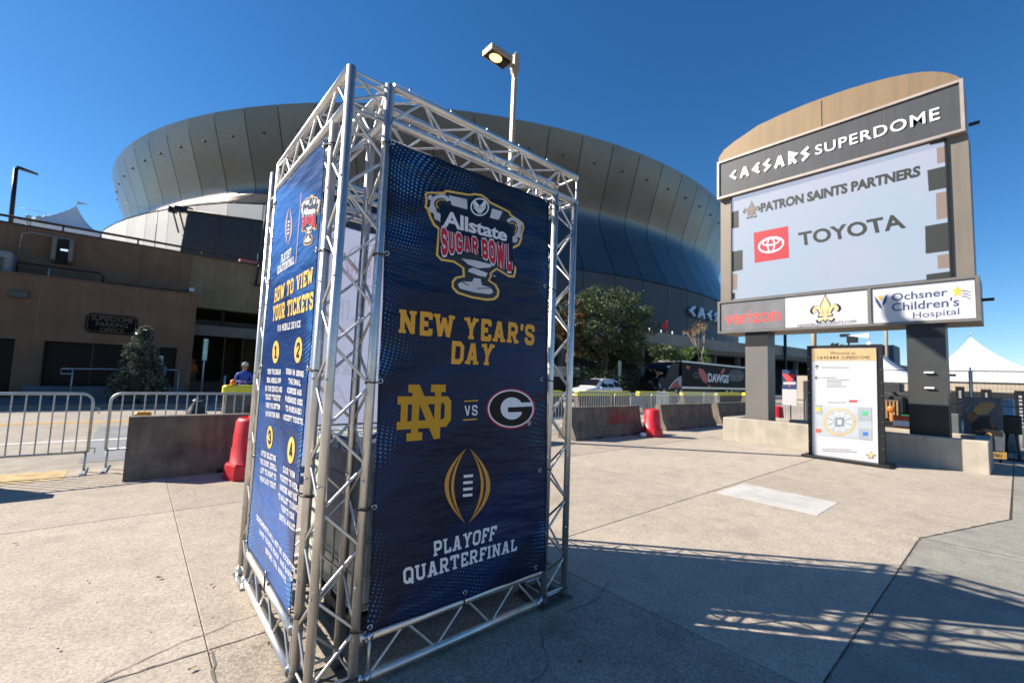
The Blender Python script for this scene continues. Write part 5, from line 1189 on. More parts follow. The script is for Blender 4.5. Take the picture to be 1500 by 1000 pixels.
bl = thing('warning_beacon', 'small amber warning beacon on the end of the yellow capped barrier', 'beacon', (2.1, 14.4, .93)); part('foot', MB().lathe((2.1, 14.4, .94), [(.09, 0), (.05, .03)], 12), yell_pl, bl); part('lens', MB().lathe((2.1, 14.4, .97), [(.07, 0), (.08, .05), (.075, .15), (.04, .19)], 14), oran, bl)
bl = thing('warning_beacon', 'flat orange cap behind the top corner of the near concrete barrier', 'beacon', (.12, 8.1, .4)); part('lens', MB().bevbox(.03, .22, 8.06, 8.2, .3, .845, .02), mat('amber_plastic', (.75, .33, .02), .45), bl)
def drum(x, y, h, label, rot=0):
    t = thing('red_drum', label, 'traffic drum', (x, y, 0), rot, 'red plastic drums beside the barriers')
    part('body', MB().lathe((x, y, 0), [(.285, .0), (.285, .03), (.26, .2), (.245, .21), (.235, h*.5), (.225, h*.52), (.225, h*.72), (.218, h*.74), (.21, h*.93), (.19, h*.97), (.17, h), (.16, h-.02)], 28), red_pl, t)
    part('foot_ring', MB().lathe((x, y, 0), [(.31, .0), (.315, .05), (.30, .19), (.288, .215), (.262, .22)], 8, False), red_pl, t)
    part('handle', MB().box(x-.05, x+.05, y-.1, y+.1, h-.02, h+.015), red_pl, t); return t
drum(1.32, 7.12, .83, 'red plastic drum at the left side of the truss tower')
drum(11.25, 6.82, .76, 'red plastic drum between the two concrete barriers right of the truss tower')
mb = MB(); rn = random.Random(5); mb.ball((10.85, 6.85, .06), .09, 10, 6, (1.2, 1, .7)); 
solo('crumpled_cup', mb, white_l, 'crumpled white paper litter beside the right red drum', 'litter', (10.85, 6.85, 0))
# crowd fences
def fence_proto(name, label, L_, h=1.08, n=17, z0=.27, feet=True, rb_=.009):
    t = thing(name, label, 'crowd barrier', (0, 0, 0), 0, 'steel crowd control fences')
    r = .12; P = [(0, 0, z0)]; P += [(0, 0, h-r)]+[(r-r*cos(a), 0, h-r+r*sin(a)) for a in (pi/8, pi/4, 3*pi/8)]+[(r, 0, h), (L_-r, 0, h)]+[(L_-r+r*sin(a), 0, h-r+r*cos(a)) for a in (pi/8, pi/4, 3*pi/8)]+[(L_, 0, h-r), (L_, 0, z0)]
    part('frame', MB().path(P, .019, 8), galv, t); part('bottom_rail', MB().tube((0, 0, z0), (L_, 0, z0), .016, 8), galv, t)
    bar = MB().tube((0, 0, z0), (0, 0, h), rb_, 6, caps=False).mesh('bar', galv); short = MB().tube((0, 0, z0), (0, 0, h-.02), rb_, 6, caps=False).mesh('bar', galv)
    for k in range(1, n+1): inst('bar', bar, (L_*k/(n+1), 0, 0), t)
    for x in (.02, L_-.02):
        part('leg', MB().tube((x, 0, 0), (x, 0, z0), .015, 8), galv, t)
        part('foot', MB().add([(x-.03, -.32, .004), (x+.03, -.32, .004), (x+.03, .32, .004), (x-.03, .32, .004), (x-.025, -.3, .02), (x+.025, -.3, .02), (x+.025, .3, .02), (x-.025, .3, .02)], [(3, 2, 1, 0), (4, 5, 6, 7), (0, 1, 5, 4), (1, 2, 6, 5), (2, 3, 7, 6), (3, 0, 4, 7)]), galv, t)
    hk = MB().path([(L_, 0, h-.2), (L_+.07, 0, h-.2), (L_+.07, 0, h-.28)], .008, 6); hk.path([(L_, 0, z0+.05), (L_+.07, 0, z0+.05), (L_+.07, 0, z0-.03)], .008, 6); part('hook', hk, galv, t)
    return t
f0 = fence_proto('crowd_fence', 'steel crowd fence at the left edge of the picture', 2.3)
f0.location = (-2.72, 8.52, 0)
copy_tree(f0, (-.24, 8.62, 0), -.035, 'steel crowd fence behind the left concrete barrier')
copy_tree(f0, (-5.15, 8.5, 0), .01, 'steel crowd fence beyond the left edge of the frame')
for i, (x, y, rz, lb_) in enumerate(((6.0, 9.4, .0, 'steel crowd fence seen through the right truss column'), (10.6, 9.4, .02, 'steel crowd fence behind the stained barrier, left of the sign plate'), (13.1, 9.45, -.02, 'steel crowd fence right above the red drum, with a small plate'),
     (15.6, 9.5, .03, 'steel crowd fence behind the barrier between drum and planter'), (17.3, 9.7, .75, 'steel crowd fence set at an angle in the gap before the left sign pillar'), (19.6, 10.4, 0, 'steel crowd fence just left of the left sign pillar'), (22.2, 10.5, .1, 'steel crowd fence behind the left sign pillar'), (8.3, 9.4, -.02, 'steel crowd fence just right of the truss tower'), (17.4, 5.9, -.5, 'steel crowd fence between the standing notice and the map board'))):
    copy_tree(f0, (x, y, 0), rz, lb_)
solo('fence_plate', MB().box(14.0, 14.9, 9.38, 9.40, .55, .95), mat('pale_grey_plate', (.35, .37, .4), .5), 'pale grey plate tied to the crowd fence above the red drum', 'sign', (14.4, 9.4, .5))
cq_ = on(1, 9.7, 290, 583); cx_, ct = cq_.x, cq_.z
cone = MB(); cone.lathe((cx_, 9.7, 0), [(.34, 0), (.30, .1), (.25, .35), (.20, .6*ct), (.13, .8*ct), (.06, .93*ct), (.07, .97*ct), (.03, ct)], 9, True)
cn = thing('bagged_cone', 'dark bag over a traffic cone behind the left crowd fence', 'traffic cone', (cx_, 9.7, 0)); part('bag', cone, mat('black_bag', (.02, .02, .022), .55, 0, .3, 9, .9, 8), cn); part('tape', MB().lathe((cx_, 9.7, 0), [(.075, .945*ct), (.075, .965*ct)], 10), galv, cn)

# ================================================================== LAMP POST
lp = thing('street_lamp', 'tall tan street lamp post with one lit shoebox head above the truss tower', 'street lamp', (9.95, 12, 0))
lp_final = (Vector((6.85, 8.26, .485)), .69)
lampm = mat('tan_painted_steel', (.36, .29, .20), .5, .1, .05, 1)
part('pole', MB().prism([(-.11, -.11), (.11, -.11), (.11, .11), (-.11, .11)], lambda a, b: Vector((9.95+a*1.0, 12+b*1.0, -.72)), lambda a, b: Vector((9.95+a*.62, 12+b*.62, 13.0))), lampm, lp)
part('pole_cap', MB().prism([(-.08, 0), (.08, 0), (.13, .2), (.13, .65), (.05, .82), (-.05, .82), (-.13, .65), (-.13, .2)], lambda a, b: Vector((9.95+a, 11.88, 12.9+b)), lambda a, b: Vector((9.95+a, 12.12, 12.9+b))), lampm, lp)
hx, hy, hz = 8.95, 12.0, 13.35
hd = part('lamp_head', MB().bevbox(8.62, 9.62, 11.70, 12.30, 13.08, 13.30, .03), lampm, lp)
part('head_arm', MB().box(9.6, 9.84, 11.94, 12.06, 13.12, 13.25), lampm, lp)
part('recess', MB().box(8.67, 9.57, 11.75, 12.25, 13.065, 13.079), blackm, hd)
part('lamp_lens', MB().ball((9.02, 12.0, 13.07), .2, 16, 8, (1.3, 1, .35)), mat('lit_lamp_glass', (.9, .7, .4), .3, emit=(1.0, .62, .22), es=1.1), hd)
part('bright_core', MB().ball((8.98, 12.0, 13.0), .05, 10, 6), mat('lamp_core', (1, .9, .7), .3, emit=(1, .85, .55), es=3), hd)
part('reflector_hood', MB().box(9.32, 9.53, 11.79, 12.21, 13.0, 13.064), blackm, hd)

lp.location = lp_final[0]; lp.scale = (lp_final[1],)*3
# ================================================================== VEHICLES
def suv(x0_, y0_, s, rz):
    t = thing('white_suv', 'white SUV parked facing left behind the yellow capped barriers', 'car', (0, 0, 0))
    wpaint = mat('white_car_paint', (.62, .64, .68), .3, 0, .03, 1, coat=.5)
    # sections along the length: (x, half width at belt, z bottom, z belt, z roof, half roof width)
    secs = [(0, .72, .42, .72, .74, .6), (.12, .86, .3, .86, .88, .76), (.5, .93, .28, 1.0, 1.03, .84), (1.3, .96, .28, 1.07, 1.12, .86), (1.55, .97, .28, 1.10, 1.16, .84), (2.35, .97, .28, 1.12, 1.70, .72), (2.8, .97, .28, 1.13, 1.77, .74), (3.8, .97, .28, 1.14, 1.76, .74), (4.6, .96, .30, 1.15, 1.66, .70), (5.0, .93, .38, 1.1, 1.22, .76), (5.1, .86, .5, .98, 1.0, .72)]
    mb = MB(); vs = []
    for x, hw, zb, zm, zr, hr in secs:
        vs += [(x, -hw*.9, zb), (x, -hw, zb+.15), (x, -hw, zm-.18), (x, -hw*.965, zm), (x, -hr, zr), (x, -hr*.6, zr+.035), (x, hr*.6, zr+.035), (x, hr, zr), (x, hw*.965, zm), (x, hw, zm-.18), (x, hw, zb+.15), (x, hw*.9, zb)]
    k = 12; fs = [(i*k+j, (i+1)*k+j, (i+1)*k+(j+1) % k, i*k+(j+1) % k) for i in range(len(secs)-1) for j in range(k)]+[tuple(range(k)), tuple(range((len(secs)-1)*k+k-1, (len(secs)-1)*k-1, -1))]
    mb.add(vs, fs, True); body = part('body', mb, wpaint, t)
    for sg in (-1, 1):
        def q(a, b, c_, d): return MB().face([a, b, c_, d])
        W_ = lambda x, z, o=.012: (x, sg*(.965*.97+.012+o-(z-1.12)*.372), z)
        for P in ([(1.95, 1.17), (2.5, 1.6), (2.98, 1.66), (3.0, 1.19)], [(3.08, 1.19), (3.06, 1.66), (3.75, 1.66), (3.85, 1.2)], [(3.95, 1.2), (3.86, 1.64), (4.5, 1.56), (4.75, 1.24)]):
            part('side_window', MB().face([Vector(W_(*p_)) for p_ in P]), glassd, body)
        part('mirror', MB().ball((1.95, sg*1.05, 1.15), .1, 8, 6, (.6, 1, .7)), wpaint, t)
        for x in (1.0, 4.1):
            w = part('wheel', MB().add([Vector((x+.38*cos(a), sg*y_, .37+.38*sin(a))) for y_ in (.70, .985) for a in [2*pi*i/20 for i in range(20)]], [(i, (i+1) % 20, 20+(i+1) % 20, 20+i) for i in range(20)]+[tuple(range(20)), tuple(range(39, 19, -1))]), blackr, t)
            part('rim', MB().add([Vector((x+.24*cos(a), sg*.99, .37+.24*sin(a))) for a in [2*pi*i/16 for i in range(16)]], [tuple(range(16))]), galv, w)
            part('wheel_arch', MB().add([Vector((x+.46*cos(a), sg*.972, .40+.44*sin(a))) for a in [pi*i/14 for i in range(15)]], [tuple(range(15))]), blackr, body)
        part('headlight', MB().bevbox(.0, .3, sg*.7-.16, sg*.7+.16, .78, .9, .02), mat('headlight_glass', (.7, .72, .75), .15), body)
        part('tail_light', MB().bevbox(4.95, 5.09, sg*.78-.12, sg*.78+.12, .95, 1.15, .02), red_pl, body)
        part('door_line', MB().box(2.98, 3.0, sg*.972-.004, sg*.972+.004, .45, 1.1), blackm, body)
    part('windscreen', MB().face([(1.66, -.76, 1.29), (2.28, -.66, 1.76), (2.28, .66, 1.76), (1.66, .76, 1.29)]), glassd, body)
    part('grille', MB().bevbox(-.03, .06, -.5, .5, .72, .86, .01), blackm, body); part('lower_grille', MB().bevbox(-.02, .14, -.7, .7, .38, .52, .01), blackm, body); part('roof_rail', MB().tube((2.5, -.66, 1.82), (4.3, -.64, 1.8), .02, 6), galv, t)
    t.scale = (s, s, s*1.08); t.location = (x0_, y0_, 0); t.rotation_euler = (0, 0, rz); return t
suv(20.9, 18.1, .82, .02)
def truck():
    X, Y = 39.6, 22.0
    t = thing('truck', 'black semi truck and trailer with big white lettering parked behind the barriers', 'truck', (X, Y+1.3, .1))
    bk = mat('black_truck_paint', (.008, .01, .016), .5, 0, .1, 1, spec=.25)
    cab = MB(); cab.prism([(0, .7), (0, 1.5), (.25, 1.9), (1.3, 1.95), (1.75, 2.8), (2.2, 3.15), (2.7, 3.45), (3.8, 3.5), (3.8, .7)], lambda a, b: Vector((X-2.2+a, Y+.05, b)), lambda a, b: Vector((X-2.2+a, Y+2.5, b))); c_ = part('cab', cab, bk, t)
    part('cab_window', MB().prism([(1.65, 2.1), (1.9, 2.75), (2.5, 2.75), (2.5, 2.1)], lambda a, b: Vector((X-2.2+a, Y+.03, b)), lambda a, b: Vector((X-2.2+a, Y+.045, b))), glassd, c_)
    part('windscreen', MB().face([(X-.9, Y+.2, 2.0), (X-.5, Y+.2, 2.78), (X-.5, Y+2.3, 2.78), (X-.9, Y+2.3, 2.0)]), glassd, c_)
    pc = Plane(1, Y+.04, -1)
    rdp = mat('truck_red', (.6, .03, .03), .4)
    flat('red_swoosh', PX(pc, [(984, 562), (991, 557), (1002, 550), (1002, 569), (981, 569)]), pc, rdp, c_, .01)
    sw2 = MB(); 
    P = [(979, 570), (986, 560), (994, 553), (1002, 550)]
    for i, q in enumerate(ribbon2(P, 1.4)): sw2.face([pc.w(*pc.px(*v), .02+i*.001) for v in q])
    part('white_stroke', sw2, white_l, c_)
    part('white_shield', MB().face([pc.w(*v, .03) for v in PX(pc, [(993, 555), (1000, 553), (1000, 562), (996.5, 567), (993, 562)])]), mat('pale_grey_print', (.5, .5, .52), .5), c_)
    tr = part('trailer', MB().box(X+2.1, X+18.1, Y, Y+2.6, .95, 3.62), mat('black_trailer_print', (.007, .007, .008), .6, 0, .5, .7, spec=.15), t)
    part('top_rail', MB().box(X+2.08, X+18.1, Y-.02, Y+2.62, 3.62, 3.76), mat('silver_rail', (.55, .55, .58), .35, .8), t); part('bottom_rail', MB().box(X+2.08, X+18.1, Y-.02, Y-.003, .95, 1.15), MATS['silver_rail'], t)
    pt_ = Plane(1, Y, -1)
    words('lettering', 'DAWGS', pt_, PX(pt_, [(1037, 546), (1067.5, 549), (1067, 561), (1037, 559.5)]), white_l, tr, .04, off=.02)
    words('lettering', 'GO', pt_, PX(pt_, [(1016, 544.5), (1025, 545.5), (1025, 554.5), (1016, 554)]), mat('dim_letter', (.18, .17, .16), .5), tr, 0, off=.02)
    words('lettering', 'ON TOP', pt_, PX(pt_, [(1069, 548), (1088, 550), (1088, 558), (1069, 557)]), mat('dim_letter2', (.16, .18, .22), .5), tr, 0, off=.02)
    for i, P in enumerate(([(1023, 539), (1030, 541), (1037, 552), (1035, 562), (1029, 558), (1024, 548)], [(1006, 535), (1011, 537), (1009, 541), (1005, 539)], [(1055, 545), (1060, 539), (1062, 541), (1058, 548)], [(1037, 563), (1041, 564), (1040, 567), (1036, 566)])):
        flat('red_figure', PX(pt_, P), pt_, rdp, tr, .012)
    flat('smoke_print', PX(pt_, ell(1078, 550, 12, 9, 0, 16)), pt_, mat('smoke_print', (.02, .022, .032), .5), tr, .008)
    for x in (X-1.2, X+1.0, X+2.0, X+12.6, X+13.9):
        w = part('wheel', MB().add([Vector((x+.5*cos(a), Y+y_, .6+.5*sin(a))) for y_ in (.0, .5) for a in [2*pi*i/18 for i in range(18)]], [(i, (i+1) % 18, 18+(i+1) % 18, 18+i) for i in range(18)]+[tuple(range(18)), tuple(range(35, 17, -1))]), blackr, t); part('rim', MB().add([Vector((x+.28*cos(a), Y-.006, .6+.28*sin(a))) for a in [2*pi*i/12 for i in range(12)]], [tuple(range(12))]), galv, w)
    part('chassis', MB().box(X-2, X+18, Y+.5, Y+2, .6, .94), blackm, t)
    for x, z in ((X-2.1, 1.2), (X-1.9, 1.0), (X-.6, 2.95), (X-.3, 3.0)): part('marker_light', MB().bevbox(x-.08, x+.08, Y-.03, Y+.03, z, z+.14, .02), white_l, c_)
truck()
# ================================================================== VEGETATION
def leafmat(name, c, rough=.45, tr=.25, var=.5):
    m, nt, p = nodes_of(name); N = nt.nodes; L = nt.links
    gi = N.new('ShaderNodeNewGeometry'); hs = N.new('ShaderNodeHueSaturation'); mr = N.new('ShaderNodeMapRange'); mr.inputs[3].default_value = 1-var; mr.inputs[4].default_value = 1+var
    L.new(gi.outputs['Random Per Island'], mr.inputs[0]); hs.inputs['Color'].default_value = (*c, 1); L.new(mr.outputs[0], hs.inputs['Value'])
    m2 = N.new('ShaderNodeMapRange'); m2.inputs[3].default_value = .47; m2.inputs[4].default_value = .53; mu = N.new('ShaderNodeMath'); mu.operation = 'FRACT'; mk = N.new('ShaderNodeMath'); mk.operation = 'MULTIPLY'; mk.inputs[1].default_value = 7.3
    L.new(gi.outputs['Random Per Island'], mk.inputs[0]); L.new(mk.outputs[0], mu.inputs[0]); L.new(mu.outputs[0], m2.inputs[0]); L.new(m2.outputs[0], hs.inputs['Hue'])
    L.new(hs.outputs[0], p.inputs['Base Color']); p.inputs['Roughness'].default_value = rough
    t = N.new('ShaderNodeBsdfTranslucent'); L.new(hs.outputs[0], t.inputs[0]); ms = N.new('ShaderNodeMixShader'); ms.inputs[0].default_value = tr
    L.new(p.outputs[0], ms.inputs[1]); L.new(t.outputs[0], ms.inputs[2]); L.new(ms.outputs[0], N['Material Output'].inputs[0]); MATS[name] = m; return m
def leaves(mb, c, r, n, size, rn, sq=(1, 1, 1)):
    for _ in range(n):
        while True:
            v = Vector((rn.uniform(-1, 1), rn.uniform(-1, 1), rn.uniform(-1, 1)))
            if .35 < v.length < 1: break
        p = c+Vector((v.x*r*sq[0], v.y*r*sq[1], v.z*r*sq[2])); a = Vector((rn.gauss(0, 1), rn.gauss(0, 1), rn.gauss(0, .7))).normalized()
        b = a.cross(Vector((rn.gauss(0, 1), rn.gauss(0, 1), rn.gauss(0, 1)))).normalized(); s_ = size*rn.uniform(.6, 1.3)
        k = len(mb.v); mb.v += [p-a*s_, p+b*s_*.45, p+a*s_, p-b*s_*.45]; mb.f.append((k, k+1, k+2, k+3)); mb.sm.append(False)
bark = mat('bark', (.10, .08, .06), .9, 0, .3, 5)
def tree(x, y, h, cw, cz, seed, lm, label, n=55, size=.16, per=110, lean=0, name='street_tree', squash=.8):
    rn = random.Random(seed); t = thing(name, label, 'tree', (x, y, .1), 0, 'trees before the stadium terrace')
    tk = MB(); top = Vector((x+lean, y, cz)); tk.tube((x, y, .05), top.lerp(Vector((x, y, .1)), .4), .22, 9, .17); tk.tube(top.lerp(Vector((x, y, .1)), .4), top, .17, 9, .08)
    cr = MB(); cents = []
    for k in range(n):
        u = rn.uniform(-1, 1); a = rn.uniform(0, 2*pi); rr = rn.uniform(.35, 1)**.6
        p = Vector((x+lean+cw*rr*cos(a)*sqrt(1-u*u*.8), y+cw*rr*sin(a)*sqrt(1-u*u*.8)*.9, cz+(h-cz)*u*squash*(1 if u > 0 else .85)*rr+ (h-cz)*.08)); cents.append(p)
        leaves(cr, p, rn.uniform(.5, .95)*cw*.26, per, size, rn, (1.1, 1.1, .75))
    for p in cents[::4]: 
        m_ = top.lerp(p, .5)+Vector((rn.uniform(-.3, .3), rn.uniform(-.3, .3), -.2)); s0 = Vector((x+lean*.7, y, cz*rn.uniform(.55, .9))); tk.tube(s0, m_, .08, 6, .05); tk.tube(m_, p, .05, 6, .015)
    part('trunk', tk, bark, t); part('crown', cr, lm, t); return t
lf1 = leafmat('magnolia_leaf', (.055, .085, .03), .6, .2, .55); lf2 = leafmat('dark_leaf', (.03, .05, .02), .4, .15, .5); lf3 = leafmat('autumn_leaf', (.16, .085, .03), .5, .2, .5); lf4 = leafmat('fresh_leaf', (.10, .17, .045), .4, .3, .4)
tree(33.9, 25.5, 10.6, 4.6, 6.0, 11, lf1, 'broad green leafy tree left of the wall lettering', 90, .125, 300)
tree(29.0, 26.0, 9.8, 1.9, 6.2, 12, lf3, 'reddish brown leafed slim tree beside the right truss column', 30, .12, 200, squash=.95)
tree(37.8, 27.0, 7.0, 3.0, 3.8, 13, lf2, 'low dark leafed tree between the broad tree and the truck', 36, .13, 240)
tree(24.5, 27.5, 9.0, 3.5, 5.2, 14, lf2, 'dark leafed tree hidden behind the right truss column', 34, .14, 180)
def shrub(x, y, z, r, h, seed, lm, label, n=14, per=160, size=.12, name='shrub', cat='shrub'):
    rn = random.Random(seed); t = thing(name, label, cat, (x, y, z), 0); cr = MB()
    for k in range(n):
        a = rn.uniform(0, 2*pi); q = r*sqrt(rn.random()); leaves(cr, Vector((x+q*cos(a), y+q*sin(a)*.6, z+h*rn.uniform(.25, .95))), r*.45, per, size, rn, (1, 1, .8))
    part('foliage', cr, lm, t); part('stem', MB().tube((x, y, z), (x, y, z+h*.6), .05, 6), bark, t); return t
for i, (px, py, zt, lb_) in enumerate(((965, 520, 5.2, 'pale fronded shrub left of the lit truck cab'), (990, 520, 5.4, 'bright green shrub above the truck cab'), (1015, 522, 5.2, 'bright green shrub over the front of the trailer'), (1035, 524, 4.8, 'green shrub over the middle of the trailer'))):
    p = G(px, py, zt); p = on(1, 28.5, px, py); shrub(p.x, 28.5, .1, 1.7, p.z+1.1, 40+i, lf4 if i else lf1, lb_, 16, 110, .16)
for i, (px, w, h_) in enumerate(((852, 2.4, 2.4), (880, 2.4, 2.1), (925, 2.4, 2.3), (950, 2.2, 2.0))):
    p = on(1, 24.6, px, 560); shrub(p.x, 24.6, .1, w, h_, 50+i, lf2, ['dark hedge bush by the curved cream sign', 'dark hedge bush behind the white SUV', 'dark hedge bush right of the white SUV', 'dark hedge bush beside the truck cab'][i], 14, 110, .13)
# bare tree with a few orange leaves
p = on(1, 27.5, 1022, 548); t = thing('bare_tree', 'pale bare branched tree with a few orange leaves above the trailer', 'tree', (p.x, 27.5, .1)); tk = MB(); rn = random.Random(9); lv = MB()
def limb(a, b, r, d):
    tk.tube(a, b, r, 6, r*.65)
    if d == 0: leaves(lv, b, .5, 7, .13, rn); return
    for _ in range(3):
        dr = (b-a).normalized()+Vector((rn.uniform(-.7, .7), rn.uniform(-.5, .5), rn.uniform(-.2, .5))); limb(b, b+dr.normalized()*(b-a).length*rn.uniform(.55, .8), r*.6, d-1)
b0 = Vector((p.x, 27.5, .1)); limb(b0, on(1, 27.5, 1025, 537), .12, 3); part('trunk', tk, mat('pale_bark', (.32, .27, .2), .9), t); part('crown', lv, leafmat('orange_leaf', (.4, .2, .03), .5, .3, .4), t)
# conical bush before the office
t = thing('conical_bush', 'cone shaped glossy leaved bush in front of the parking office window', 'bush', (.0, 20.4, .1)); rn = random.Random(21); cr = MB()
cl_pts = []
for k in range(150):
    h_ = rn.random()**1.15; R_ = .82*(1-h_)**.75+.02; R_ = min(R_, .68+.12*rn.random()); a = rn.uniform(0, 2*pi); R_ *= rn.uniform(.75, 1.08)
    leaves(cr, Vector((.12+R_*cos(a), 20.4+R_*sin(a), .35+2.35*h_)), rn.uniform(.13, .24), 60, .05, rn, (1, 1, 1))
part('foliage', cr, leafmat('glossy_leaf', (.11, .13, .09), .2, .3, .75), t)
core = MB(); core.lathe((.12, 20.4, .1), [(.08, 0), (.08, .3), (.5, .45), (.55, .9), (.32, 1.6), (.1, 2.2), (.02, 2.3)], 9, False); part('inner_shade_core', core, mat('inner_shade_leaf', (.012, .018, .01), .9), t)  # near-black solid core; the shade inside the bush is put into its colour
# street signs
def post_sign(px, y, z0_, z1_, w, m, label, zp=0, cat='sign', pw=.03):
    x = on(1, y, px, 550).x; t = thing('street_sign', label, cat, (x, y, 0)); part('post', MB().tube((x, y, zp), (x, y, z1_+.02), pw, 6), galv, t); part('plate', MB().bevbox(x-w/2, x+w/2, y-.05, y-.03, z0_, z1_, .01), m, t); return t, x
gs = mat('pale_green_sign', (.30, .62, .45), .5)
t, x = post_sign(297, 21.8, 1.72, 2.6, .16, gs, 'narrow green vertical sign on a post before the garage entrance', .1)
ppp = Plane(1, 21.745, -1)
for i, ch in enumerate('PARKING'): words('lettering', ch, ppp, [(x-.05, 2.56-.115*i), (x+.05, 2.56-.115*i), (x+.05, 2.48-.115*i), (x-.05, 2.48-.115*i)], white_l, t, .02)
post_sign(907, 22.3, 1.9, 3.2, .45, mat('grey_green_sign', (.30, .34, .28), .6), 'pale grey green sign on a post beyond the white SUV', .1)
x = on(1, 20.2, 329, 560).x; solo('thin_post', MB().tube((x, 20.2, .1), (x, 20.2, 1.15), .035, 8), galv, 'thin pale bollard post left of the person in blue', 'bollard', (x, 20.2, .1))
ms = thing('monument_sign', 'curved cream monument sign with a dark cap right of the truss tower', 'sign', (27.3, 24, .1)); mb = MB(); n = 10; vs = []
for k in range(n+1):
    a = -pi/2+pi*k/n; vs.append((28.2+.5*cos(a)*.8, 24.5+.5*sin(a)))
poly_ = [(25.2, 24.0)]+vs+[(25.2, 25.0)]
part('body', MB().prism(poly_, lambda a, b: Vector((a, b, 1.65)), lambda a, b: Vector((a, b, 2.48))), mat('cream_sign', (.42, .39, .30), .7), ms); part('cap', MB().prism(poly_, lambda a, b: Vector((a, b, 2.481)), lambda a, b: Vector((a, b, 2.6))), darkin, ms); part('base', MB().box(25.4, 28.1, 24.2, 24.8, .1, 1.649), darkin, ms)
pm = Plane(1, 24.0, -1); words('lettering', 'V BELT', pm, [(26.1, 2.35), (27.8, 2.35), (27.8, 2.05), (26.1, 2.05)], tdk, ms, .01, off=.01); words('lettering', 'HOTEL', pm, [(26.6, 1.95), (27.6, 1.95), (27.6, 1.85), (26.6, 1.85)], tdk, ms, 0, off=.01) if False else None

# ================================================================== PEOPLE
def skin_mesh(joints, edges, root, levels=1):
    me = bpy.data.meshes.new('sk'); names = list(joints); me.from_pydata([joints[n][0] for n in names], [(names.index(a), names.index(b)) for a, b in edges], [])
    o = bpy.data.objects.new('sk', me); col.objects.link(o); md = o.modifiers.new('s', 'SKIN'); me.skin_vertices.new() if not me.skin_vertices else None
    for i, n in enumerate(names): r = joints[n][1]; me.skin_vertices[0].data[i].radius = r if isinstance(r, tuple) else (r, r); me.skin_vertices[0].data[i].use_root = (n == root)
    sb_ = o.modifiers.new('b', 'SUBSURF'); sb_.levels = levels; sb_.render_levels = levels
    dg = bpy.context.evaluated_depsgraph_get(); m2 = bpy.data.meshes.new_from_object(o.evaluated_get(dg)); bpy.data.objects.remove(o); bpy.data.meshes.remove(me)
    m2.polygons.foreach_set('use_smooth', [True]*len(m2.polygons)); return m2
skinm = mat('skin', (.28, .15, .10), .55, 0, .05)
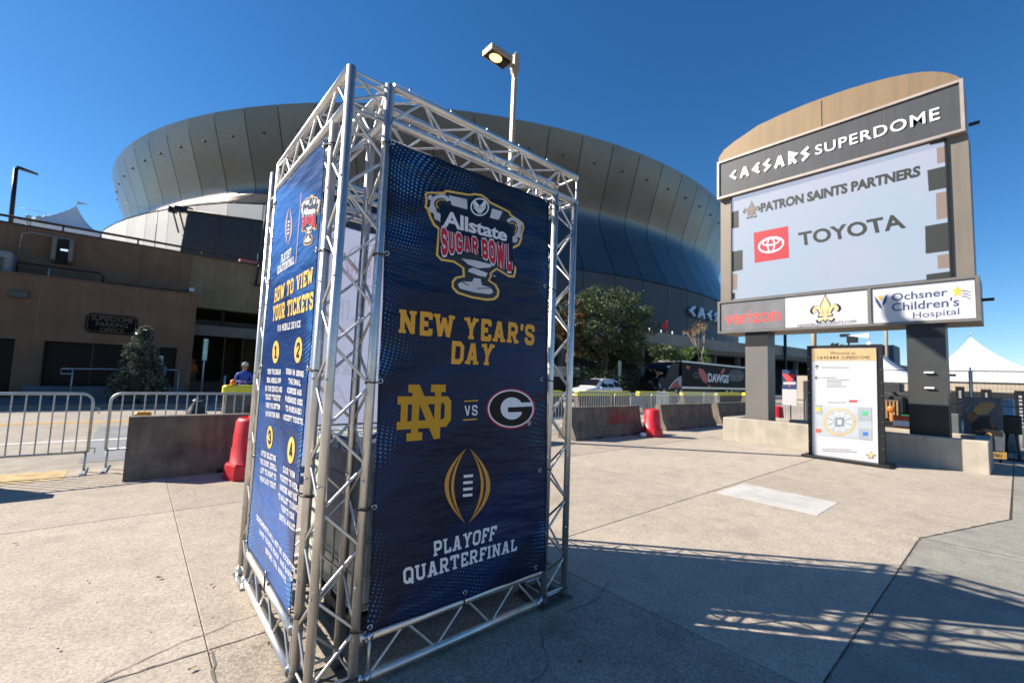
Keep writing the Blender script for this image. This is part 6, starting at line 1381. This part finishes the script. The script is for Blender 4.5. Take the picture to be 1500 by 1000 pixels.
def person(loc, rz, label, top, legs, hat, shoe, arms='front', H=1.74, hatcol=None, group=None):
    t = thing('person', label, 'person', loc, rz); J = {}
    J['pel'] = ((0, 0, .93), (.15, .115)); J['sp'] = ((0, 0, 1.15), (.145, .105)); J['ch'] = ((0, .0, 1.34), (.17, .12)); J['nk'] = ((0, 0, 1.47), .06); J['hd0'] = ((0, -.01, 1.55), .065); J['hd'] = ((0, -.02, 1.63), (.08, .095)); J['hdt'] = ((0, -.01, 1.69), .06)
    E_ = [('pel', 'sp'), ('sp', 'ch'), ('ch', 'nk'), ('nk', 'hd0'), ('hd0', 'hd'), ('hd', 'hdt')]
    for s_, k in ((-1, 'l'), (1, 'r')):
        J['hip'+k] = ((s_*.10, 0, .88), .095); J['kn'+k] = ((s_*.12, -.02-.04*(s_ > 0), .50), .065); J['an'+k] = ((s_*.12, .02+.05*(s_ < 0), .09), .045); J['ft'+k] = ((s_*.14, -.12+.05*(s_ < 0), .045), .038)
        J['sh'+k] = ((s_*.20, 0, 1.40), .062)
        if arms == 'front': J['el'+k] = ((s_*.27, -.03, 1.16), .052); J['wr'+k] = ((s_*.10, -.22, 1.14), .036); J['ha'+k] = ((s_*.02, -.26, 1.15), .032)
        else: J['el'+k] = ((s_*.27, .02, 1.13), .048); J['wr'+k] = ((s_*.26, -.06, .90), .033); J['ha'+k] = ((s_*.25, -.09, .82), .03)
        E_ += [('pel', 'hip'+k), ('hip'+k, 'kn'+k), ('kn'+k, 'an'+k), ('an'+k, 'ft'+k), ('ch', 'sh'+k), ('sh'+k, 'el'+k), ('el'+k, 'wr'+k), ('wr'+k, 'ha'+k)]
    me = skin_mesh(J, E_, 'pel'); me.materials.append(top); me.materials.append(legs); me.materials.append(skinm); me.materials.append(shoe)
    wrs = [Vector(J['ha'+k][0]) for k in 'lr']
    for f in me.polygons:
        c_ = f.center
        if c_.z > 1.49: i = 2
        elif min((c_-w).length for w in wrs) < .065: i = 2
        elif c_.z > .95 or abs(c_.x) > .22: i = 0
        elif c_.z > .09: i = 1
        else: i = 3
        f.material_index = i
    o = bpy.data.objects.new('body', me); col.objects.link(o); o.parent = t
    fm = MB(); fm.ball((0, -.118, 1.62), .016, 8, 6, (.8, 1.2, 1.3)); fm.ball((-.085, 0, 1.62), .02, 6, 5, (.5, 1, 1.4)); fm.ball((.085, 0, 1.62), .02, 6, 5, (.5, 1, 1.4)); oo = inst('nose_and_ears', fm.mesh('f', skinm), (0, 0, 0), t)
    ey = MB(); ey.ball((-.03, -.105, 1.65), .01, 6, 5); ey.ball((.03, -.105, 1.65), .01, 6, 5); inst('eyes', ey.mesh('e', blackr), (0, 0, 0), t); mo = MB().box(-.022, .022, -.112, -.1, 1.575, 1.583); inst('mouth', mo.mesh('m', mat('lip', (.25, .09, .08), .5)), (0, 0, 0), t)
    hm = MB(); hm.lathe((0, -.005, 1.66), [(.102, 0), (.104, .03), (.095, .07), (.065, .105), (.02, .12)], 14)
    if hat == 'cap': hm.box(-.06, .06, -.19, -.09, 1.665, 1.68)
    inst('cap' if hat == 'cap' else 'beanie', hm.mesh('h', hatcol), (0, 0, 0), t)
    cl_ = MB(); cl_.lathe((0, 0, 1.44), [(.09, 0), (.075, .05)], 12); inst('collar', cl_.mesh('c', top), (0, 0, 0), t); return t
orange_v = mat('orange_safety_shirt', (1.0, .22, .03), .6); greyp = mat('grey_green_trousers', (.15, .17, .14), .8); blue_j = mat('royal_blue_jacket', (.015, .06, .42), .6, 0, .1, 8); bean = mat('pale_grey_knit', (.40, .42, .43), .9)
p_or = on(1, 36, 281, 560)
pr1 = person((p_or.x, 36, .1), .6, 'person in an orange shirt and orange cap standing in the garage entrance', orange_v, greyp, 'cap', blackr, 'side', hatcol=orange_v)
pr2 = person((on(1, 15.5, 357, 560).x, 15.5, -.02), -.2, 'person in a blue jacket and pale beanie behind the yellow capped barrier', blue_j, darkin, 'beanie', blackr, 'front', hatcol=bean); pr2.scale = (.86, .86, .95)
# number on the back/front of the orange shirt
inst('shirt_patch', MB().face([(-.035, -.128, 1.36), (.035, -.128, 1.36), (.035, -.13, 1.24), (-.035, -.13, 1.24)]).mesh('s', white_l), (0, 0, 0), pr1)

# ================================================================== RIGHT SIDE BACKGROUND
t1 = thing('event_tent', 'white peaked event tent with a pennant behind the map board', 'tent', (42, 7.2, 0)); peak_tent(t1, 38, 46, 4.35, 10.0, 2.6, 5.25, 0, tentw, fall=.5, apex=(42, 7.15))
mb = MB(); mb.tube((42, 7.15, 5.2), (42, 7.15, 5.85), .03, 6); part('mast', mb, galv, t1); part('pennant', MB().face([(42, 7.15, 5.85), (42, 8.5, 5.7), (42, 7.15, 5.45)]), tentw, t1)
t2 = thing('event_tent', 'wide white peaked event tent at the right edge beyond the mesh fence', 'tent', (42, 1.6, 0)); peak_tent(t2, 38, 46, -1.6, 4.25, 2.75, 5.15, 0, tentw, fall=.5, apex=(40, 1.75))
part('mast', MB().tube((40, 1.75, 5.1), (40, 1.75, 5.5), .02, 6), galv, t2)
mb = MB().box(47, 47.4, -14, 14, 0, 2.6); solo('tan_site_wall', mb, mat('tan_site_wall', (.42, .37, .30), .8, 0, .08, .3), 'long low tan wall under the white event tents', 'wall', (47, 0, 0))
mb = MB().bevbox(46, 54, 7.5, 9.5, 0, 6.0, .1); 
# distant city bits over the map board
def far_box(px0, px1, pyt, d, name, label, m, dz=0):
    a = G(px0, 545, .5); r0 = ray(px0, pyt); r1 = ray(px1, pyt); p0 = Vector((0, 0, CAMH))+r0*(d/(r0.x)); p1 = Vector((0, 0, CAMH))+r1*(d/(r1.x))
    return solo(name, MB().box(d, d+8, min(p0.y, p1.y), max(p0.y, p1.y), 0, max(p0.z, p1.z)), m, label, 'building', (d, (p0.y+p1.y)/2, 0))
far_m = mat('far_building', (.08, .10, .14), .6, 0, .2, .3)
far_box(1290, 1309, 505.5, 130, 'far_building', 'small dark far building behind the white tent peak', far_m)
far_box(1262, 1270, 512, 140, 'far_building', 'low dark far building left of the white tent peak', far_m)
far_box(1455, 1490, 541, 150, 'far_building', 'low dark far building beyond the right tent', far_m)
for (px, pyt, d, lb_) in ((1192, 488, 60, 'tan distant pole rising behind the map board'), (1298, 484, 62, 'slim tan distant pole left of the right sign pillar')):
    r0 = ray(px, pyt); p = Vector((0, 0, CAMH))+r0*(d/r0.x); solo('distant_pole', MB().tube((p.x, p.y, 0), (p.x, p.y, 14), .28 if px < 1200 else .14, 8), lampm, lb_, 'pole', (p.x, p.y, 0))
p = Vector((0, 0, CAMH))+ray(1243, 497)*(48/ray(1243, 497).x); mb = MB(); mb.tube((p.x, p.y, 0), (p.x, p.y, p.z+.3), .07, 6); mb.bevbox(p.x-.3, p.x+.3, p.y-.65, p.y+.1, p.z-.3, p.z+.25, .05); mb.box(p.x-.2, p.x+.2, p.y-.1, p.y+.6, p.z+.25, p.z+.5)
solo('camera_mast', mb, blackm, 'dark mast with equipment boxes above the map board', 'mast', (p.x, p.y, 0))
p = Vector((0, 0, CAMH))+ray(1231, 506)*(50/ray(1231, 506).x); shrub(p.x, p.y, 0, 1.6, p.z+.2, 77, lf2, 'dark distant tree top above the map board', 10, 80, .25, 'distant_tree', 'tree')
p = Vector((0, 0, CAMH))+ray(1150, 496)*(90/ray(1150, 496).x); solo('far_light_mast', MB().tube((p.x, p.y, 0), (p.x, p.y, p.z+1), .25, 6), blackm, 'dark mast just right of the left sign pillar', 'mast', (p.x, p.y, 0))
# mesh fence
mf = thing('mesh_fence', 'temporary wire mesh fence panels on the right behind the sign', 'fence', (17, .8, 0)); blk = mat('dark_galvanised', (.10, .10, .11), .5, .5)
ys = [4.1, .78, -2.6]
for a, b in zip(ys, ys[1:]):
    part('panel_frame', MB().path([(17, a-.03, .1), (17, a-.03, 2.15), (17, b+.03, 2.15), (17, b+.03, .1)], .018, 6, True), blk, mf)
    part('mid_rail', MB().tube((17, a-.03, 1.25), (17, b+.03, 1.25), .012, 6), blk, mf)
    wr = MB()
    k = a-.1
    while k > b+.05: wr.tube((17, k, .1), (17, k, 2.15), .0022, 3, caps=False); k -= .075
    z = .2
    while z < 2.1: wr.tube((17, a, z), (17, b, z), .0022, 3, caps=False); z += .15
    o = part('wire_mesh', wr, blk, mf, kind='stuff')
for y_ in ys: part('post', MB().tube((17, y_, 0), (17, y_, 2.25), .022, 8), white_l if y_ == .78 else blk, mf)
part('clip', MB().box(16.96, 17.0, 1.05, 1.2, 2.0, 2.06), blackm, mf)
# player banner on its stand
PP = Plane(0, 15.0, -1)
pb_ = thing('standing_fan_banner', 'slate grey standing banner with a gold and black football player drawing', 'banner', (15, .55, 0))
part('sheet', MB().prism([PP.px(*k) for k in ((1409, 581), (1467, 583), (1472, 661), (1413, 656))], lambda a, b: Vector((15.001, a, b)), lambda a, b: Vector((15.03, a, b))), mat('slate_print', (.075, .085, .11), .5, 0, .2, 3), pb_)
def pc_(pts): return [PP.px(1390+x*.15, 540+y*.15) for x, y in pts]
gd = mat('muted_gold_print', (.36, .21, .06), .5); gry = mat('ray_grey_print', (.2, .2, .23), .5)
for k in range(7):
    a = .35+k*.42; flat('ray', pc_([(265, 285), (265+210*cos(a), 285+150*sin(a)), (265+210*cos(a+.1), 285+150*sin(a+.1))]), PP, gry, pb_, .002)
flat('gold_helmet', pc_([(240, 400), (300, 335), (390, 330), (450, 355), (420, 400), (370, 445), (280, 450), (230, 440)]), PP, gd, pb_, .006)
flat('white_wing', pc_([(330, 430), (390, 360), (400, 372), (345, 432)]), PP, gry, pb_, .008)
flat('brown_ball', pc_(ell(225, 470, 55, 48, .3, 16)), PP, mat('brown_print', (.2, .11, .06), .5), pb_, .006)
flat('dark_shirt', pc_([(215, 545), (290, 470), (400, 455), (450, 570), (525, 620), (520, 665), (440, 650), (430, 700), (345, 700), (340, 660), (250, 640)]), PP, mat('black_shirt_print', (.012, .011, .012), .5), pb_, .008)
flat('arm', pc_([(240, 590), (330, 600), (345, 615), (260, 625)]), PP, mat('brown_arm_print', (.16, .08, .05), .5), pb_, .01); flat('arm', pc_([(390, 480), (430, 500), (450, 570), (420, 590)]), PP, MATS['brown_arm_print'], pb_, .01)
strokes('numeral', '9', PP, pc_([(350, 625), (420, 625), (420, 695), (350, 695)]), gd, pb_, PLAINF, .26, .012)
ft = part('base_board', MB().prism([PP.px(*k) for k in ((1450, 661), (1475, 662), (1475, 672), (1450, 670))], lambda a, b: Vector((14.9, a, b)), lambda a, b: Vector((14.95, a, b))), gd, pb_)
words('lettering', 'TBD', Plane(0, 14.9, -1), Plane(0, 14.9, -1).quad(((1454, 664), (1468, 665), (1468, 669.5), (1454, 669))), blackm, ft, .02)
part('leg', MB().tube((15.06, .28, 0), (15.06, .28, 1.4), .02, 6), blackm, pb_); part('leg', MB().tube((15.06, .8, 0), (15.06, .8, 1.4), .02, 6), blackm, pb_)
# sleeved posts and bollards
for i, (px, pyt, pyb, d, w, lb_) in enumerate(((1406, 566, 612, 22, .11, 'black sleeved post left of the player banner'), (1444.5, 570, 600, 26, .15, 'black sleeved post behind the player banner'), (1494, 572, 618, 20, .12, 'black sleeved post with white writing at the right edge'))):
    a = on(0, d, px, pyt); b = on(0, d, px, pyb); t = thing('sleeved_post', lb_, 'post', (a.x, a.y, 0), 0, 'black sleeved posts')
    part('sleeve', MB().bevbox(d-w, d+w, a.y-w, a.y+w, max(b.z, .1), a.z, .02), blackm, t); part('post', MB().tube((d, a.y, 0), (d, a.y, max(b.z, .15)), .05, 6), galv, t)
    pz = Plane(0, d-w, -1)
    for k in range(9 if i == 2 else 3): pz_ = a.z-.15-(.11*k if i == 2 else .09*k); flat('white_mark', [(a.y-.03, pz_), (a.y+.03, pz_), (a.y+.03, pz_-.06), (a.y-.03, pz_-.06)], pz, mat('dull_white_mark', (.4, .42, .5), .5), t, .004)
a = on(0, 18, 1477, 586); t = thing('steel_pipe_bollard', 'shiny steel pipe bollard right of the player banner', 'bollard', (18, a.y, 0)); part('pipe', MB().tube((18, a.y, 0), (18, a.y, a.z), .11, 14), galv, t); part('cap', MB().lathe((18, a.y, a.z), [(.11, 0), (.08, .03), (0.01, .04)], 14), chrome, t)
a = on(0, 16, 1482, 614); t = thing('black_scooter_rack', 'black rack with two legs standing right of the player banner', 'rack', (16, a.y, 0)); part('top_box', MB().bevbox(15.9, 16.2, a.y-.16, a.y+.14, .62, a.z+.1, .03), blackm, t); part('leg', MB().tube((16, a.y-.1, 0), (16, a.y-.06, .64), .03, 8), mat('olive_leg', (.10, .09, .07), .7), t); part('leg', MB().tube((16, a.y+.12, 0), (16, a.y+.08, .64), .03, 8), blackm, t); part('foot', MB().bevbox(15.85, 16.15, a.y-.2, a.y+.18, 0, .05, .01), blackm, t)
a = on(0, 14.4, 1394, 612); solo('grey_cabinet', MB().bevbox(14.5, 15.0, a.y-.12, a.y+.28, 0, a.z+.1, .02), mat('slate_cabinet', (.10, .115, .125), .5), 'slate grey cabinet between the right sign pillar and the player banner', 'cabinet', (14.7, a.y, 0))
# notice stand
ns_ = thing('notice_stand', 'tall notice stand, navy and red above white, in front of a red drum', 'sign', (15, 4.5, 0)); PN = Plane(0, 15, -1)
nq = lambda *k: PN.quad(k)
bdq = nq((1145.8, 541.5), (1167, 541), (1167.2, 594), (1146, 592.5)); part('board', MB().prism(bdq, lambda a, b: Vector((15.0, a, b)), lambda a, b: Vector((15.02, a, b))), wpan, ns_)
flat('navy_field', nq((1145.8, 541.5), (1167, 541), (1167, 570), (1146, 569.5)), PN, nav, ns_, .003); flat('red_triangle', nq((1146, 547.5), (1167, 548), (1159.5, 559), (1153, 559)), PN, mat('notice_red', (.7, .06, .07), .5), ns_, .006); flat('white_strip', nq((1147.5, 559.3), (1165.5, 559.3), (1165.5, 563), (1147.5, 562.8)), PN, wpan, ns_, .008); flat('red_mark', nq((1155, 564), (1158, 564), (1157, 566.5), (1156, 566.5)), PN, MATS['notice_red'], ns_, .006)
flat('white_badge', PX(PN, ell(1155.3, 545, 2, 2, 0, 12)), PN, wpan, ns_, .008)
part('pole', MB().tube((15.05, 4.47, .2), (15.05, 4.47, 1.9), .015, 6), blackm, ns_); part('water_base', MB().lathe((15.05, 4.45, 0), [(.3, 0), (.3, .05), (.22, .25), (.1, .42), (.03, .5)], 14), mat('silver_grey_base', (.35, .36, .38), .4, .4), ns_)
drum(15.9, 5.15, .9, 'red plastic drum behind the navy and white notice stand')
# yard clutter behind the map board
cr_ = thing('wooden_crate', 'small wooden slatted crate between the map board and the right sign pillar', 'crate', (17.6, 2.8, 0)); a = on(0, 17.6, 1293, 586); b = on(0, 17.6, 1315, 613); wood = mat('plywood', (.38, .24, .11), .8, 0, .2, 6)
for k in range(5): y_ = a.y+(b.y-a.y)*k/4; part('slat', MB().box(17.58, 17.62, y_-.02, y_+.02, b.z, a.z), wood, cr_)
for k in range(5): z_ = b.z+(a.z-b.z)*k/4; part('slat', MB().box(17.625, 17.66, min(a.y, b.y), max(a.y, b.y), z_-.02, z_+.02), wood, cr_)
part('inner_box', MB().box(17.7, 18.2, min(a.y, b.y), max(a.y, b.y), 0, a.z-.02), darkin, cr_)
bc = thing('orange_barricade', 'orange and white striped barricade beside the right sign pillar', 'barricade', (16.8, 2.1, 0)); a = on(0, 16.8, 1309, 607); b = on(0, 16.8, 1336, 633)
hz_ = (a.z-b.z)/3
for k in range(3): part('board', MB().box(16.78, 16.84, min(a.y, b.y), max(a.y, b.y), b.z+hz_*k, b.z+hz_*(k+1)-.01), [oran, white_l, mat('deep_orange', (.7, .1, .02), .5)][k], bc)
for y_ in (a.y, b.y): part('leg', MB().box(16.79, 16.83, y_-.02, y_+.02, 0, a.z), white_l, bc)
ball_ = on(0, 17.0, 1305, 599); t = thing('orange_beacon', 'round orange lamp on the striped barricade', 'beacon', (17, ball_.y, ball_.z-.1)); part('lens', MB().ball((17, ball_.y, ball_.z), .10, 14, 8, (.5, 1, 1)), mat('amber_lamp', (.5, .16, .02), .4), t); part('stem', MB().box(16.97, 17.03, ball_.y-.03, ball_.y+.03, ball_.z-.35, ball_.z-.1), oran, t)
gm = mat('machine_green', (.01, .16, .06), .5); mc = thing('green_utility_machine', 'dark green utility machine parked behind the right sign pillar', 'machine', (20, 2.8, 0))
part('chassis', MB().bevbox(19.2, 21.6, 1.9, 3.6, .45, .75, .04), gm, mc); part('engine_cover', MB().bevbox(20.4, 21.6, 2.0, 3.5, .75, 1.5, .08), mat('machine_dark', (.03, .03, .03), .6), mc); part('mast', MB().path([(19.3, 2.2, .7), (19.5, 2.2, 1.9), (20.4, 2.2, 1.95), (20.9, 2.2, 1.4)], .05, 6), gm, mc); part('mast', MB().path([(19.3, 3.3, .7), (19.5, 3.3, 1.9), (20.4, 3.3, 1.95), (20.9, 3.3, 1.4)], .05, 6), gm, mc); part('seat', MB().bevbox(19.9, 20.4, 2.5, 3.0, .8, 1.35, .05), blackr, mc)
for x_ in (19.6, 21.2):
    for y_ in (1.95, 3.4): part('wheel', MB().add([Vector((x_+.33*cos(q), y_+o_, .33+.33*sin(q))) for o_ in (0, .2) for q in [2*pi*i/16 for i in range(16)]], [(i, (i+1) % 16, 16+(i+1) % 16, 16+i) for i in range(16)]+[tuple(range(16)), tuple(range(31, 15, -1))]), blackr, mc)
for i in range(5):
    y_ = 2.2+i*.9; solo('stacked_black_case', MB().bevbox(24, 24.9, y_, y_+.8, 0, 1.5+.35*(i % 3), .04), mat('black_case', (.025, .026, .03), .6), ['tall black case behind the green machine, nearest the right', 'black case second from the right behind the green machine', 'black case in the middle of the row behind the machine', 'black case second from the left behind the map board', 'black case at the left end behind the map board'][i], 'case', (24.4, y_+.4, 0), 'black cases in a row behind the machine')
# ================================================================== LEAVES AND LITTER
leaf_d = mat('dry_leaf', (.26, .11, .05), .7, 0, .3, 40); leaf_t = mat('tan_leaf', (.42, .28, .14), .7, 0, .3, 40); lt_me = {}
def leaf_mesh(m, s_):
    k = (m.name, s_)
    if k not in lt_me:
        vs = []; fs = []; n = 6
        for i in range(n+1):
            t_ = i/n; w = s_*.28*sin(pi*min(max(t_, .03), .97)); z = .006+.4*s_*(t_-.5)**2; vs += [(s_*(t_-.5), -w, z+.18*s_), (s_*(t_-.5), 0, z), (s_*(t_-.5), w, z+.14*s_)]
        for i in range(n): fs += [(i*3, i*3+3, i*3+4, i*3+1), (i*3+1, i*3+4, i*3+5, i*3+2)]
        lt_me[k] = MB().add(vs, fs, True).mesh('leaf', m)
    return lt_me[k]
spots = [(22, 797, 0, 'curled pale leaf near the left edge of the pavement'), (128, 852, 0, 'curled brown leaf alone on the pale slab at the left'), (233, 847, 0, 'small brown leaf left of the truss base'), (310, 858, 1, 'tan leaf fragment near the truss base plate'), (85, 952, 0, 'reddish leaf near the lower left corner'), (281, 981, 1, 'yellowish leaf by the slab joint at the bottom'), (698, 860, 0, 'dark leaf by the bottom truss tube'), (1408, 822, 0, 'brown leaf on the grey slab at the right'), (1157, 830, 0, 'dark leaf at the edge of the tower shadow'), (850, 970, 0, 'round dark leaf in the tower shadow near the bottom'), (368, 888, 0, 'reddish leaf touching the left bottom tube'), (395, 945, 0, 'long red leaf under the left bottom tube'), (943, 770, 0, 'small dark leaf on the sunlit slab'), (1253, 790, 1, 'tan leaf on the sunlit slab right of centre')]
for i, (px, py, k, lb_) in enumerate(spots):
    p = G(px, py, .004); o = bpy.data.objects.new('fallen_leaf', leaf_mesh(leaf_t if k else leaf_d, [.03, .022, .038][i % 3])); col.objects.link(o); o.location = p; o.rotation_euler = (0, 0, i*1.3); tag(o, lb_, 'leaf', 'leaves fallen on the pavement')
rn = random.Random(99); gr_ = MB()
for _ in range(900):
    x, y = rn.uniform(-2.5, 9), rn.uniform(0.2, 8); s_ = rn.uniform(.0015, .006); z = .001; a = rn.uniform(0, 6); 
    gr_.add([(x+s_*cos(a+q)*rn.uniform(.5, 1.2), y+s_*sin(a+q), z) for q in (0, 1.5, 3, 4.5)]+[(x, y, z+s_*.6)], [(0, 1, 4), (1, 2, 4), (2, 3, 4), (3, 0, 4)])
o = solo('grit', gr_, mat('grit', (.07, .055, .04), .9, 0, .5, 30), None, None); o['kind'] = 'stuff'; o['label'] = 'fine dark grit and crumbs scattered on the pavement'
